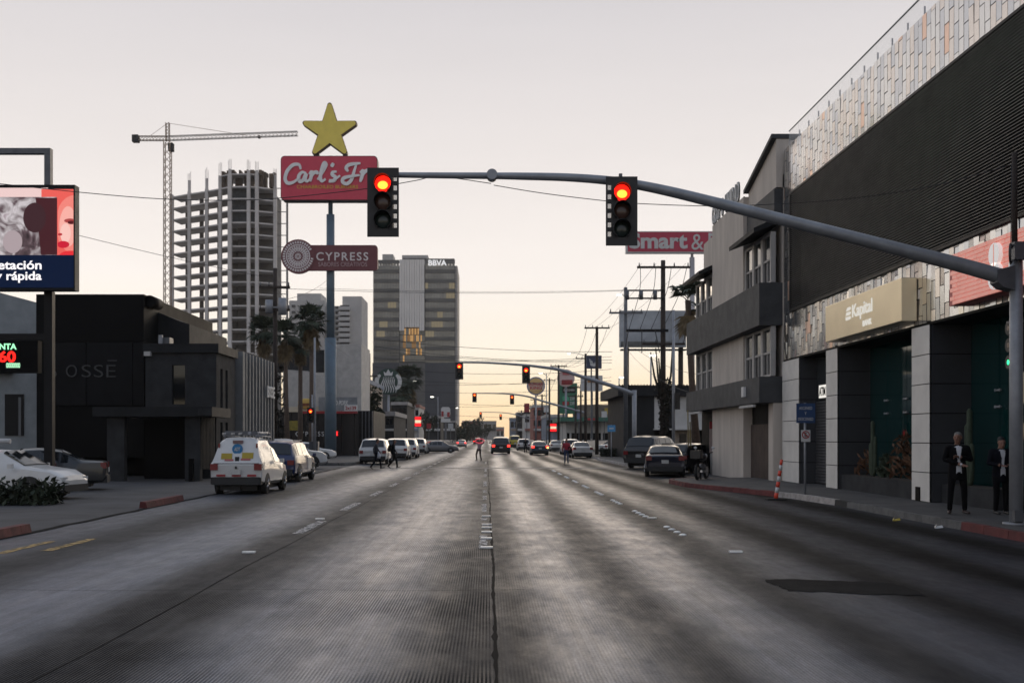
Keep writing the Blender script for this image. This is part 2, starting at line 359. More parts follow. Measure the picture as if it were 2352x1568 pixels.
# broken red kerb pieces and gutter along the left forecourt
for (y0, y1, lab) in ((28.8, 32.4, 'dull red painted kerb block at the forecourt edge behind the white pickup'), (17.2, 21.5, 'dull red painted kerb block at the left edge of the road, nearest the camera')):
    t = thing('kerb_block', lab, 'kerb', (XL - .05, y0, 0)); yy = y0; k = 0
    while yy < y1 - .1:
        ln = min(random.uniform(.8, 1.1), y1 - yy); b = MB(); b.prism([(XL - .2, -.01), (XL + .02, -.01), (XL - .02, .17), (XL - .17, .175)], 'y', yy, yy + ln - .015); b.build('kerb_stone', k_red, t); yy += ln
g = MB(); random.seed(3)
ys = [15 + i * .7 for i in range(75)]
for a, c in zip(ys, ys[1:]):
    j = lambda y: .03 * math.sin(y * 2.1) + .02 * math.sin(y * 5.3)
    g.quad((XL - .07 + j(a), a, .012), (XL + .09 + j(a), a, .012), (XL + .09 + j(c), c, .012), (XL - .07 + j(c), c, .012))
g.build('gutter', asph2, road)
# the open joint along the crown of the road
g = MB(); random.seed(5); y = 5.0; pl = None
while y < 95:
    cxj = .085 + .010 * math.sin(y * .45) + .006 * math.sin(y * 1.3); w = (.010 + .007 * random.random()) * (1 + .5 * (random.random() < .2)); 
    p = (cxj - w * random.uniform(.7, 1.8), cxj + w)
    if pl: g.quad((pl[0], py, .005), (pl[1], py, .005), (p[1], y, .005), (p[0], y, .005))
    pl = p; py = y; y += .12 + .01 * y
g.build('road_joint', M('joint dirt', (.004, .004, .004), .9, var=0, spec=.1), road)
g = MB(); pl = None; y = 6.0
while y < 90:                                       # thin tar line between the two left lanes
    cxj = -3.35 + .02 * math.sin(y * .7); w = .007
    if pl is not None: g.quad((pl - w, py, .005), (pl + w, py, .005), (cxj + w, y, .005), (cxj - w, y, .005))
    pl = cxj; py = y; y += .6
g.build('tar_line', asph2, road)
for yj in (13.4, 17.5):
    g = MB(); pl = None
    for i in range(60):
        x = -8.4 + i * .15 if yj < 14 else .2 + i * .15
        yy = yj + .06 * math.sin(x * 1.7) + random.uniform(-.012, .012)
        if pl: g.quad((pl[0], pl[1] - .006, .004), (x, yy - .006, .004), (x, yy + .006, .004), (pl[0], pl[1] + .006, .004))
        pl = (x, yy)
    g.build('crack', asph2, road)
# dark rectangular repair with ragged ends in the right lanes
pp = [(1755, 1331), (1830, 1329), (1960, 1335), (2040, 1338), (2075, 1345), (2125, 1368), (2040, 1366), (1900, 1360), (1810, 1357), (1785, 1345)]
random.seed(77); pq = []
for (xa_, ya_), (xb_, yb_) in zip(pp, pp[1:] + pp[:1]):
    for i in range(5): pq.append((xa_ + (xb_ - xa_) * i / 5 + random.uniform(-6, 6), ya_ + (yb_ - ya_) * i / 5 + random.uniform(-1.2, 1.2)))
g = MB(); g.quad(*[(*G(x, y), .006) for x, y in pq]); g.build('asphalt_patch', asph2, road)
# paint
def paint(nm, col, wear):
    m = M(nm, col, .7, var=.3, scale=5); t = m.node_tree; b = t.nodes['Principled BSDF']
    n = t.nodes.new('ShaderNodeTexNoise'); n.inputs['Scale'].default_value = 9; n.inputs['Detail'].default_value = 5; gg = t.nodes.new('ShaderNodeNewGeometry'); t.links.new(gg.outputs['Position'], n.inputs['Vector'])
    r = t.nodes.new('ShaderNodeMapRange'); r.inputs['From Min'].default_value = wear - .06; r.inputs['From Max'].default_value = wear + .08; t.links.new(n.outputs['Fac'], r.inputs['Value']); t.links.new(r.outputs[0], b.inputs['Alpha']); return m
pw = paint('worn white paint', (.50, .48, .46), .49); py_ = paint('worn yellow paint', (.36, .23, .07), .43)
def dash(x0, x1, y0, y1, mat):
    g = MB(); n = 8; L_, R_ = [], []
    for i in range(n + 1):
        y = y0 + (y1 - y0) * i / n; L_.append((x0 + random.uniform(-.02, .02), y, .007)); R_.append((x1 + random.uniform(-.02, .02), y, .007))
    for i in range(n): g.quad(L_[i], R_[i], R_[i + 1], L_[i + 1])
    return g.build('lane_dash', mat, road)
random.seed(11)
y = 21.2
while y < 120: dash(-3.66, -3.46, y, y + 3.2, pw); y += 6.9
for (a, c) in ((18.4, 20.8), (24.6, 25.4), (27.5, 30.8), (33, 35), (37, 38.6), (42, 47), (52, 56), (60, 66), (78, 84)): dash(-.13, .0, a, c, pw)
for (p, q) in (((118, 1243), (0, 1272)), ((215, 1237), (80, 1265))):
    a, c = G(*p), G(*q); dash(a[0] - .09, a[0] + .09, c[1], a[1], py_)
g = MB(); g.quad((-8.3, 66.0, .006), (8.9, 66.8, .006), (8.9, 68.4, .006), (-8.3, 67.6, .006)); g.build('stop_band', M('faded band', (.10, .10, .10), .7, var=.3), road)
# raised white ceramic lane buttons
btn = MB(); btn.ball((0, 0, .004), .075, .075, .028, 10, 6); btn_me = btn.mesh('lane_button', M('white ceramic', (.80, .79, .76), .4, var=.15, scale=9))
bar = MB(); bar.box(-.10, .10, -.05, .05, 0, .025); bar_me = bar.mesh('lane_button', MATS['white ceramic'])
for i in range(9):
    for k in range(4):
        y = 20.9 + i * 4.9 + k * .62
        if i == 0: y = 20.9 + k * .62
        link('lane_button', btn_me, road, (3.62, y, .003))
for (px, pyy) in ((1118, 1258), (572, 1269), (1690, 1268), (735, 1192), (1497, 1190)):
    x, y = G(px, pyy); link('lane_button', bar_me, road, (x, y, .002))
for (px, pyy, cc) in ((1117, 1237, 0), (1118, 1222, 0), (1118, 1212, 0), (1118, 1205, 0), (1117, 1186, 0)):
    x, y = G(px, pyy); link('lane_button', bar_me, road, (x, y, .002))

# ================================================================ bank building (right foreground)
bank = thing('bank_building', 'two storey bank with pale tile band and large dark louvre screen at the right', 'building', (XW, 30, 0))
Z0, ZB0, ZB1, ZL1, ZT = .15, 4.75, 6.5, 10.9, 12.8
YF = 43.3; YN = 12.0
part('wall_core', conc_d, bank, (XW + 1.2, 30, YN, YF - .1, 0, ZT - .3))
part('wall_backing', dkpanel, bank, (XW + .12, XW + 1.2, YN, YF, ZB0 + .02, ZB1), (XW + .12, XW + 1.2, YN, YF, ZL1, ZT - .02), (XW + .4, XW + 1.2, YN, YF - 1.1, ZB1, ZL1), (XW + .12, XW + 1.2, YF - 1.1, YF, ZB1, ZL1))
part('soffit', black, bank, (XW + .05, XW + 1.2, YN, YF, ZB0 - .05, ZB0 + .018))
part('louvre_frame', blackm, bank, (XW - .02, XW + .4, YF - 1.16, YF - 1.08, ZB1, ZL1), (XW - .02, XW + .4, YN, YF - 1.16, ZB1 - .02, ZB1 + .05), (XW - .02, XW + .4, YN, YF - 1.16, ZL1 - .05, ZL1 + .02))
slat_m = M('louvre metal', (.075, .073, .07), .5, .2, var=.2)
s = MB(); s.prism([(-.03, 0), (.05, .012), (.05, .03), (-.03, .018)], 'y', YN - 30, YF - 1.17 - 30); s.m = 0
s_me = s.mesh('louvre_slat', slat_m); z = ZB1 + .08; i = 0
while z < ZL1 - .06:
    o = link('louvre_slat', s_me, bank); o.location = (.03, 0, z); z += .074
# metallic tiles, tilted a little each, staggered
tm = [M('tile pale', (.72, .71, .69), .16, .9, var=.05, scale=1), M('tile grey', (.60, .61, .62), .13, .9, var=.05, scale=1), M('tile warm', (.74, .68, .62), .16, .9, var=.05), M('tile peach', (.85, .58, .44), .3, .7, var=.05)]
tw, th = .285, .74; tmes = []
for mm in tm:
    b = MB(); b.box(0, .035, .012, tw - .012, .012, th - .012); tmes.append(b.mesh('tile', mm))
farb = MB(); random.seed(21)
def tiles(z0, z1, y0, y1, tilt=.35):
    y = y0; c = 0
    while y < y1 - .05:
        z = z0 - th * ((c * .37) % 1.0)
        while z < z1:
            a, b_ = max(z, z0), min(z + th, z1)
            if b_ - a > .05:
                k = random.choices((0, 1, 2, 3), (40, 34, 22, 3))[0]
                w_ = min(tw, y1 - y)
                if y < 31:
                    o = link('tile', tmes[k], bank); o.location = (.07, y - 30, a); o.scale = (1, w_ / tw, (b_ - a) / th)
                    o.rotation_euler = (0, R(random.gauss(0, tilt)), R(random.gauss(0, tilt)))
                else:
                    farb.m = k; i0 = farb.mark(); farb.box(0, .035, .012, w_ - .012, .012, b_ - a - .012)
                    farb.xf(Matrix.Translation((XW + .07, y, a)) @ Matrix.Rotation(R(random.gauss(0, tilt)), 4, 'Y') @ Matrix.Rotation(R(random.gauss(0, tilt)), 4, 'Z'), i0)
            z += th
        y += tw; c += 1
tiles(ZB0, ZB1, 19.0, YF, 1.3); tiles(ZL1, ZT, 19.0, YF); tiles(ZB1, ZL1, YF - 1.1, YF)
o = farb.build('tiles_far', tm, bank); o['kind'] = 'stuff'
# roof terrace glass balustrade
gl = M('balustrade glass', (.95, .96, .95), .3, var=0, alpha=.16)
part('balustrade_rail', M('green glass edge', (.02, .06, .055), .3, var=0), bank, (XW + .25, XW + .29, YN, YF, 13.5, 13.53))
pm_ = MB(); pm_.box(-.008, .008, .02, 1.18, 0, .85); pane_me = pm_.mesh('balustrade_pane', gl); y = YN; k = 0
post = MB(); post.box(-.02, .02, -.015, .015, 0, .62); post_me = post.mesh('balustrade_post', galv)
while y < YF - 1:
    o = link('balustrade_pane', pane_me, bank); o.location = (.27, y - 30, 12.66); o = link('balustrade_post', post_me, bank); o.location = (.31, y - 30, 12.6); y += 1.2
o = link('balustrade_pane', pane_me, bank); o.location = (.27, y - 30, 12.66); o.scale = (1, (YF - y) / 1.2, 1)
part('roof_parapet', offw, bank, (XW + .12, 30, YN, YF, ZT - .3, ZT - .1))
part('penthouse', offw, bank, (XW + 7, 24, 22, 30, ZT - .1, 14.6))
# pillars with panel joints
pil_m = M('pillar panel', (.64, .61, .565), .55, var=.08); pil_shade = M('pillar shaded panel', (.035, .037, .042), .5, var=.12)
for (y0, y1) in ((41.0, 43.28), (36.5, 37.7), (28.9, 30.1), (21.2, 22.4)):
    h = (ZB0 - .05 - Z0) / 6
    part('pillar_core', black, bank, (XW + .05, XW + 1.15, y0 + .03, y1 - .03, Z0, ZB0 - .03))
    for k in range(6):
        a = Z0 + k * h
        part('pillar_panel', pil_m, bank, (XW - .0, XW + .05, y0, y1, a + .012, a + h - .012))
        part('pillar_panel', pil_shade, bank, (XW + .012, XW + 1.12, y0 + .0, y0 + .03, a + .012, a + h - .012))  # camera-facing side: its shade is put into a dark panel colour
part('wall_box', black, bank, (XW - .03, XW, 29.5, 29.78, Z0, .52))
# bay with roller shutter
sh = M('shutter slat', (.062, .062, .065), .5, .3, var=.12)
z = Z0 + .02
while z < 3.1:
    b = MB(); b.prism([(XW + .62, z), (XW + .60, z + .05), (XW + .62, z + .1), (XW + .68, z + .1), (XW + .68, z)], 'y', 37.72, 40.98); b.build('shutter_slat', sh, bank); z += .105
part('transom_pane', glass_b, bank, (XW + .64, XW + .68, 37.72, 40.98, 3.15, ZB0 - .06))
part('bay_side', dkpanel, bank, (XW + .7, XW + 1.15, 37.7, 41.0, Z0, ZB0 - .04))
atm = part('cash_sign', M('cash sign case', (.03, .03, .03), .5, var=0), bank, (XW + .30, XW + .55, 38.6, 39.5, 3.15, 3.65))
b = MB(); b.box(XW + .28, XW + .299, 38.63, 39.47, 3.18, 3.62); b.build('sign_face', EM('lit white', (1, .95, .88), .9), atm)
text('lettering', 'ATM', black, atm, (XW + .275, 39.05, 3.4), .72, .3, 'road_r', .01, .02)
part('notice', M('orange notice', (.5, .16, .07), .6, var=.1), bank, (XW + .585, XW + .6, 38.6, 38.78, 1.5, 1.85))
# glazed bays
for (ya, yb, n) in ((30.1, 36.5, 4), (22.4, 28.9, 4)):
    w = (yb - ya) / n
    for k in range(n):
        part('glass_pane', teal, bank, (XW + 1.06, XW + 1.10, ya + k * w + .02, ya + (k + 1) * w - .02, Z0 + .02, ZB0 - .06))
        if k:
            for zz in (2.55, 2.95):
                b = MB(); b.box(XW + 1.0, XW + 1.055, ya + k * w - .13, ya + k * w + .13, zz - .02, zz + .02)
                for sy in (-.12, .12): b.disc((XW + .99, ya + k * w + sy, zz), .035, 'x', .03, 8)
                b.build('spider_fitting', galv, bank)
part('planter', conc_d, bank, (XW + .12, XW + .9, 30.12, 36.48, Z0, .62), (XW + .3, XW + .95, 25.7, 28.88, Z0, .62))
part('planter_soil', M('soil', (.03, .022, .016), .9, var=.3), bank, (XW + .2, XW + .85, 30.2, 36.4, .6, .628), (XW + .36, XW + .9, 25.8, 28.8, .6, .628))
part('entrance_step', black, bank, (XW + .5, XW + 1.05, 22.4, 25.6, Z0, .2))
# shop signs on the band
gold = M('brushed gold sign', (.72, .62, .43), .3, .7, var=.06, scale=.8)
sg = thing('fascia_sign', 'brushed gold KapitalBANK sign box on the tile band', 'sign', (XW, 33, 4.85))
bevel(part('sign_box', gold, sg, (10.95, XW + .06, 29.9, 36.6, 4.88, 6.03)), .015)
ksw = EM('kapital letter glow', (.9, .86, .78), .75)
text('lettering', 'Kapital', ksw, sg, (10.945, 33.0, 5.52), 1.75, .5, 'road_r', .02, .01)
text('lettering', 'BANK', ksw, sg, (10.945, 32.55, 5.12), .75, .17, 'road_r', .02, .01)
b = MB()
for k in range(3):
    z = 5.36 + k * .14; b.prism([(34.45, z), (34.1, z), (34.0, z + .05), (34.1, z + .1), (34.5 - .1 * k, z + .1)], 'x', 10.925, 10.944)
b.build('emblem', ksw, sg)
pk = M('coral sign', (.86, .40, .32), .4, var=.1, emit=(.8, .30, .24), es=.32)  # faint glow added to lift the coral face out of shade
sg = thing('brick_sign', 'coral pink patterned sign with white rounded letter beside the signal pole', 'sign', (XW, 25, 4.8))
part('sign_box', M('coral sign back', (.55, .13, .12), .5, var=.1), sg, (11.0, XW + .06, 19.6, 26.9, 4.92, 6.12))
b = MB(); b.box(-.03, 0, 0, .235, 0, .085); bk = b.mesh('brick', pk)
n = 0
for r_ in range(12):
    for c_ in range(30):
        y = 19.62 + c_ * .243 + (.12 if r_ % 2 else 0)
        if y > 26.66 or y < 22.3: continue
        o = link('brick', bk, sg); o.location = (11.0 - XW - random.uniform(0, .012), y - 25, 4.93 + r_ * .099 - 4.8)
b = MB(); b.disc((10.88, 24.3, 5.73), .25, 'x', .09, 28); b.disc((10.88, 24.3, 5.27), .29, 'x', .088, 28); b.build('letter', M('bright white', (.85, .83, .8), .5, var=0, emit=(.9, .86, .82), es=.35), sg)  # faint glow added so the shaded white letter reads brighter
b = MB(); b.box(10.875, 10.98, 24.28, 24.32, 5.0, 5.95); b.build('letter_slot', pk, sg)
for (y, n_) in ((23.35, 'n'), (22.7, 'h')):
    b = MB(); b.disc((10.88, y, 5.35), .26, 'x', .09, 20); b.build('letter', MATS['bright white'], sg)
# cactus planting
cact = M('cactus', (.035, .05, .028), .8, var=.3, scale=8)
for (y, x, h, kind, lab) in ((35.6, 11.85, .8, 'aloe', 'reddish aloe at the far end of the bank planter'), (34.6, 11.8, 1.7, 'col', 'branching column cactus at mid planter before the teal glass'), (33.6, 11.85, .7, 'round', 'low rounded shrub beside the branching cactus'), (31.9, 11.8, 1.35, 'shrub', 'rust brown shrub next to the tall cactus in the planter'), (31.2, 11.9, 2.5, 'tall', 'tall column cactus beside the third pillar of the bank'), (27.9, 11.9, 1.9, 'tall', 'tall thin cactus behind the grey haired man')):
    t = thing('cactus' if kind in ('col', 'tall') else 'planter_shrub', lab, 'plant', (x, y, .62))
    b = MB()
    if kind in ('col', 'tall'):
        for (dy, hh, r) in (((0, h, .07), (.2, h * .6, .05), (-.22, h * .72, .055)) if kind == 'col' else ((0, h, .075), (.16, h * .8, .06), (-.14, h * .55, .06))):
            b.tube([(x, y, .6), (x, y + dy * .8, .75), (x, y + dy, .95), (x, y + dy, .62 + hh - .06), (x, y + dy, .62 + hh)], [r * .8, r, r, r * .95, r * .3], 9)
        b.build('stem', cact, t)
    else:
        mt = M('rust foliage', (.10, .045, .02), .85, var=.4, scale=9) if kind != 'round' else cact
        for i in range(140 if kind != 'aloe' else 40):
            a, e = random.uniform(0, 6.28), random.uniform(.1, 1.5); rr = h * random.uniform(.35, 1); c = Vector((x + math.cos(a) * math.cos(e) * rr * .4, y + math.sin(a) * math.cos(e) * rr * .5, .62 + math.sin(e) * rr))
            d = Vector((random.uniform(-1, 1), random.uniform(-1, 1), random.uniform(.2, 1))).normalized() * .14; w = d.cross(Vector((.3, .8, .2))).normalized() * .035
            b.quad(c - d, c + w, c + d, c - w)
        b.build('foliage', mt, t)

# ================================================================ office building next door
off = thing('office_building', 'grey rendered three storey office with dark balcony bands beyond the bank', 'building', (XB, 51, 0))
YA, YE = 43.4, 59.2
part('wall_core', conc_w, off, (XB + .35, 24, YA, YE, 0, 11.9))
part('pylon_wall', conc_w, off, (XB - .12, XB + .4, 48.0, 54.6, 0.02, 12.0))
b = MB(); b.prism([(48.0, 11.4), (48.0, 12.15), (43.4, 13.25), (43.4, 11.4)], 'x', XB + .1, XB + .6); b.build('gable_wall', conc_w, off)
b = MB(); b.prism([(48.1, 12.15), (48.1, 12.3), (43.35, 13.43), (43.35, 13.27)], 'x', XB - .1, XB + 6); b.build('gable_coping', midpanel, off)
b = MB(); b.prism([(48.1, 11.9), (43.4, 11.9), (43.4, 13.2), (48.1, 12.1)], 'x', XB + .62, 24); b.build('gable_core', conc_w, off)
part('upper_fascia', midpanel, off, (XB + .02, XB + .36, YA, 47.95, 10.1, 11.35))
part('band', midpanel, off, (XB - .55, XB + .36, YA + .02, YE, 6.12, 7.75), (XB - .55, XB + .36, YA + .02, YE + .1, 3.15, 4.15))
for (y0, y1) in ((43.45, 47.9), (54.7, 59.1)):        # tilted eaves
    b = MB(); b.prism([(XB - .75, 9.85), (XB + .34, 10.35), (XB + .34, 10.1), (XB - .75, 9.68)], 'y', y0, y1); b.build('eave', dkpanel, off)
wf = M('window frame', (.34, .325, .31), .6, var=.08)
for (y0, y1) in ((43.5, 47.9), (54.75, 59.1)):
    for (z0, z1) in ((7.78, 9.72), (4.18, 6.1)):
        n = 3; w = (y1 - y0) / n
        for k in range(n):
            a = y0 + k * w; win = part('window', wf, off, (XB - .08, XB + .1, a, a + .16, z0, z1), (XB - .08, XB + .1, a + w - .16, a + w, z0, z1), (XB - .06, XB + .1, a + .16, a + w - .16, z1 - .1, z1), (XB - .06, XB + .1, a + .16, a + w - .16, z0, z0 + .08), (XB - .05, XB + .1, a + .16, a + w - .16, z0 + .88, z0 + .96), (XB - .05, XB + .1, a + w / 2 - .03, a + w / 2 + .03, z0 + .08, z0 + .88))
            part('pane', glass_b, win, (XB + .0, XB + .02, a + .16, a + w - .16, z0 + .96, z1 - .1), (XB + .0, XB + .02, a + .16, a + w / 2 - .03, z0 + .08, z0 + .88))
            part('pane', glass_d, win, (XB + .0, XB + .02, a + w / 2 + .03, a + w - .16, z0 + .08, z0 + .88))
            part('blind', offw, win, (XB + .12, XB + .14, a + .1, a + w - .1, z0 + 1.0, z1))
part('ground_wall', conc_w, off, (XB + .0, XB + .34, 43.45, 44.2, .02, 3.14))
part_each('ground_recess', black, off, (XB + .25, XB + .34, 44.2, 47.95, .02, 3.14), (XB + .25, XB + .34, 54.65, YE, .02, 3.14))
gate_m = M('brown gate', (.05, .03, .022), .7, var=.25)
for k in range(14):
    y = 44.25 + k * .26; part('gate_board', gate_m, off, (XB + .17, XB + .22, y, y + .23, .06, 2.35))
part_each('gutter_pipe', offw, off, (XB - .62, XB - .5, 44.2, 46.6, 3.0, 3.1), (XB - .62, XB - .5, 55.2, 58.6, 3.0, 3.1))
part('alarm_box', white, off, (XB - .66, XB - .56, 45.6, 46.0, 3.45, 3.85))
ls = thing('rooftop_lettering', 'white raised letters reading GRUPO UNIDAD along the office parapet', 'sign', (XB, 51, 12))
yy = 54.5
for w_ in ('GRUPO', 'UNIDAD'):
    for ch in w_:
        wd = .28 if ch == 'I' else .46
        text('letter', ch, M('dark letter return', (.05, .06, .055), .5, var=0), ls, (XB - .1, yy - wd / 2, 12.42), wd * .82, .84, 'road_r', .05, .02)
        text('letter_face', ch, white, ls, (XB - .155, yy - wd / 2, 12.42), wd * .8, .82, 'road_r', .02, .015)
        yy -= wd + .07
    yy -= .3
part('letter_rail', blackm, ls, (XB - .06, XB + .0, 48.2, 54.6, 11.98, 12.06))
# ================================================================ left side: billboard, dark shop, concrete block, fins
YBB = 36.5
bb = thing('led_billboard', 'LED billboard showing an x-ray advert on a dark steel portal at the left edge', 'billboard', (AX(107, YBB), YBB, 0))
def bx(px0, px1, py0, py1, Y, y0, y1): # box spanning a pixel rectangle at depth Y
    return (AX(px0, Y), AX(px1, Y), y0, y1, AZ(py1, Y), AZ(py0, Y))
part('column', blackm, bb, (AX(98, YBB), AX(117, YBB), YBB + .1, YBB + .36, 0, AZ(668, YBB)))
part('top_frame', galv_d, bb, bx(100, 114, 352, 440, YBB, YBB + .05, YBB + .28), bx(-260, 114, 339, 351.5, YBB, YBB + .05, YBB + .28))
part('lower_beam', blackm, bb, bx(-260, 98, 765, 780, YBB, YBB + .12, YBB + .3))
scr = part('screen_case', blackm, bb, bx(-260, 181, 430, 670, YBB, YBB - .35, YBB + .04))
ys_ = YBB - .352
def em_patch(name, mat, pts, dy):
    b = MB(); b.quad(*[(AX(x, YBB), ys_ - dy, AZ(y, YBB)) for x, y in pts]); return b.build(name, mat, scr)
def screen_mat():
    m = bpy.data.materials.new('screen picture'); m.use_nodes = True; t = m.node_tree; b = t.nodes['Principled BSDF']; b.inputs['Base Color'].default_value = (.01, .01, .01, 1); b.inputs['Roughness'].default_value = .4
    g = t.nodes.new('ShaderNodeNewGeometry'); n = t.nodes.new('ShaderNodeTexNoise'); n.inputs['Scale'].default_value = 1.7; n.inputs['Detail'].default_value = 4; n.inputs['Distortion'].default_value = 1.1; t.links.new(g.outputs['Position'], n.inputs['Vector'])
    r = t.nodes.new('ShaderNodeValToRGB'); t.links.new(n.outputs['Fac'], r.inputs[0])
    el = [(.3, (.02, .008, .01)), (.42, (.10, .06, .07)), (.52, (.34, .30, .31)), (.62, (.60, .55, .57)), (.75, (.30, .22, .25))]
    while len(r.color_ramp.elements) < len(el): r.color_ramp.elements.new(.5)
    for e, (p, c) in zip(r.color_ramp.elements, el): e.position = p; e.color = (*c, 1)
    t.links.new(r.outputs[0], b.inputs['Emission Color']); b.inputs['Emission Strength'].default_value = 1.0; return m
em_patch('screen_sky', EM('screen pale pink', (.86, .62, .60), 1), [(-255, 437), (120, 437), (120, 592), (-255, 592)], 0)
em_patch('screen_red', EM('screen red', (.85, .12, .10), 1), [(105, 440), (178, 440), (178, 592), (105, 592)], .003)
em_patch('screen_xray', screen_mat(), [(-120, 458), (140, 458), (140, 590), (-120, 590)], .006)
em_patch('screen_dark', EM('screen maroon', (.06, .015, .02), 1), [(92, 460), (141, 460), (141, 589), (104, 589)], .009)
def oval(cx_, cy_, a_, b_, lo=142.5, hi=178): return [(min(hi, max(lo, cx_ + a_ * math.cos(6.2832 * i / 28))), min(590, cy_ + b_ * math.sin(6.2832 * i / 28))) for i in range(28)]
for ip, (pts, c) in enumerate(((oval(180, 520, 44, 66), (.90, .24, .20)), (oval(166, 525, 20, 46), (.95, .44, .38)), (oval(160, 540, 12, 22), (.96, .58, .52)), (oval(170, 512, 13, 5), (.40, .06, .06)), (oval(173, 516, 8, 4), (.10, .01, .015)), (oval(148, 543, 5, 3), (.5, .04, .05)), (oval(155, 566, 14, 8), (.62, .015, .04)), (oval(172, 592, 26, 12), (.80, .03, .04)), (oval(90, 505, 26, 34, 60, 139), (.05, .02, .025)), (oval(40, 560, 22, 26, -60, 80), (.42, .34, .36)))):
    em_patch('screen_shape', EM('screen tone %.2f %.2f' % (c[0], c[1]), c, 1), pts, .0095 + .0008 * ip)
em_patch('screen_band', EM('screen navy', (.002, .008, .032), 1), [(-255, 590), (179, 590), (179, 664), (-255, 664)], .019)
lw = EM('screen white', (1, .95, .97), 1.2)
for s, xr, yc in (('interpretación', 106, 616), ('y rápida', 106, 640)):
    wpx = 196 if s[0] == 'i' else 106
    text('lettering', s, lw, scr, (AX(xr - wpx / 2, YBB), ys_ - .022, AZ(yc, YBB)), wpx * YBB / F, 26 * YBB / F, 'cam', .004, .02)
led = thing('led_price_sign', 'black LED currency price sign reading VENTA in green and 060 in red', 'sign', (AX(20, YBB), YBB, AZ(855, YBB)))
part('sign_case', black, led, bx(-170, 88, 782, 856, YBB, YBB - .05, YBB + .28))
for s, x0, x1, y0, y1, m in (('VENTA', -22, 40, 789, 803, EM('led green', (.35, .95, .5), 1.5)), ('060', -22, 38, 806, 832, EM('led red', (1, .015, .01), 2.2)), ('0000000', 16, 48, 833, 845, EM('led pale green', (.45, .9, .55), 1.2))):
    text('lettering', s, m, led, (AX((x0 + x1) / 2, YBB), YBB - .06, AZ((y0 + y1) / 2, YBB)), (x1 - x0) * YBB / F, (y1 - y0) * YBB / F, 'cam', .008, .03)

YP = 58
pal = thing('pale_building', 'pale grey building with sloping roof behind the LED billboard', 'building', (AX(30, YP), YP, 0))
b = MB(); b.prism([(AX(-200, YP), 0), (AX(86, YP), 0), (AX(86, YP), AZ(695, YP)), (AX(0, YP), AZ(672, YP)), (AX(-200, YP), AZ(690, YP))], 'y', YP, YP + 14); b.build('wall', M('cool grey wall', (.22, .24, .25), .8, var=.12), pal)
part('door', blackm, pal, bx(12, 55, 905, 1000, YP, YP - .06, YP + .01)); part('door_frame', M('grey frame', (.11, .115, .12), .6, var=0), pal, bx(44, 50, 912, 1000, YP, YP - .1, YP - .061))
part('ledge', dkpanel, pal, bx(-50, 30, 846, 858, YP, YP - .5, YP + .01))

YS = 52
shop = thing('black_shop', 'matte black panelled shop lettered BOSSE beside the billboard', 'building', (AX(220, YS), YS, 0))
part('wall', black, shop, bx(84, 331, 785, 1050, YS, YS, YS + 13)); part('upper_wall', black, shop, (AX(84, YS), AX(331, YS), YS - .05, YS + 13, AZ(785, YS) + .01, AZ(676, YS)))
for (a, c) in ((118, 198), (200, 305), (307, 331)):
    part('facade_panel', M('black panel', (.006, .0065, .008), .55, var=.2, spec=.1), shop, bx(a, c, 786, 930, YS, YS - .06, YS - .005))
for ch, x in zip('BOSSE', (121, 166, 200, 228, 257)):
    text('letter', ch, M('dark grey letter', (.035, .037, .04), .5, var=0), shop, (AX(x, YS), YS - .075, AZ(852, YS)), .42 if ch != 'O' else .5, .56, 'cam', .05, -.012)
part('letter_bar', MATS['dark grey letter'], shop, (AX(249, YS), AX(270, YS), YS - .12, YS - .07, AZ(829, YS), AZ(827, YS)))
b = MB(); b.tube([(AX(340, YS), YS + .2, AZ(690, YS)), (AX(340, YS), YS + 1.6, AZ(690, YS))], .27, 16); b.tube([(AX(331, YS), YS + .5, AZ(690, YS)), (AX(340, YS), YS + .5, AZ(690, YS))], .08, 6); b.build('roof_drum', black, shop)

YC = 50
blk = thing('concrete_block', 'low dark concrete block with a tall slot window and entrance canopy', 'building', (AX(420, YC), YC, 0))
xc = AX(497, YC)
part('wall', conc_d, blk, (AX(334, YC), AX(395, YC), YC, YC + .3, .01, 5.55), (AX(425, YC), xc, YC, YC + .3, .01, 5.55), (AX(395, YC), AX(425, YC), YC, YC + .3, AZ(838, YC), 5.55), (AX(395, YC), AX(425, YC), YC, YC + .3, .01, AZ(928, YC)))
part('slot_window', glass_d, blk, (AX(394, YC), AX(426, YC), YC + .15, YC + .2, AZ(929, YC), AZ(837, YC)))
part('inner_wall', black, blk, (AX(334, YC), xc - .32, YC + .31, 53.6, .01, 5.5))
sd_ = [(YC + .3, 50.75), (51.2, 51.75), (52.2, 53.7)]
part('side_wall', conc_d, blk, *[(xc - .3, xc, a, c, .01, 5.55) for a, c in sd_], (xc - .3, xc, 50.75, 51.2, 4.9, 5.55), (xc - .3, xc, 51.75, 52.2, 4.9, 5.55), (xc - .3, xc, 50.75, 51.2, .01, .6), (xc - .3, xc, 51.75, 52.2, .01, .6), (xc - .3, xc, 50.75, 51.2, 2.5, 2.9), (xc - .3, xc, 51.75, 52.2, 2.5, 2.9))
part('coping', dkpanel, blk, (AX(330, YC), xc + .12, YC - .12, 53.8, 5.552, 5.95))
b = MB(); b.prism([(AX(330, 55), 5.9), (AX(445, 55), 5.9), (AX(445, 55), AZ(748, 55)), (AX(425, 55), AZ(742, 55)), (AX(330, 55), AZ(703, 55))], 'y', 54.2, 62); b.build('rear_roof', dkpanel, blk)
part('wall_lamp', offw, blk, (AX(335, YC), AX(349, YC), YC - .3, YC - .003, AZ(818, YC), AZ(808, YC)))
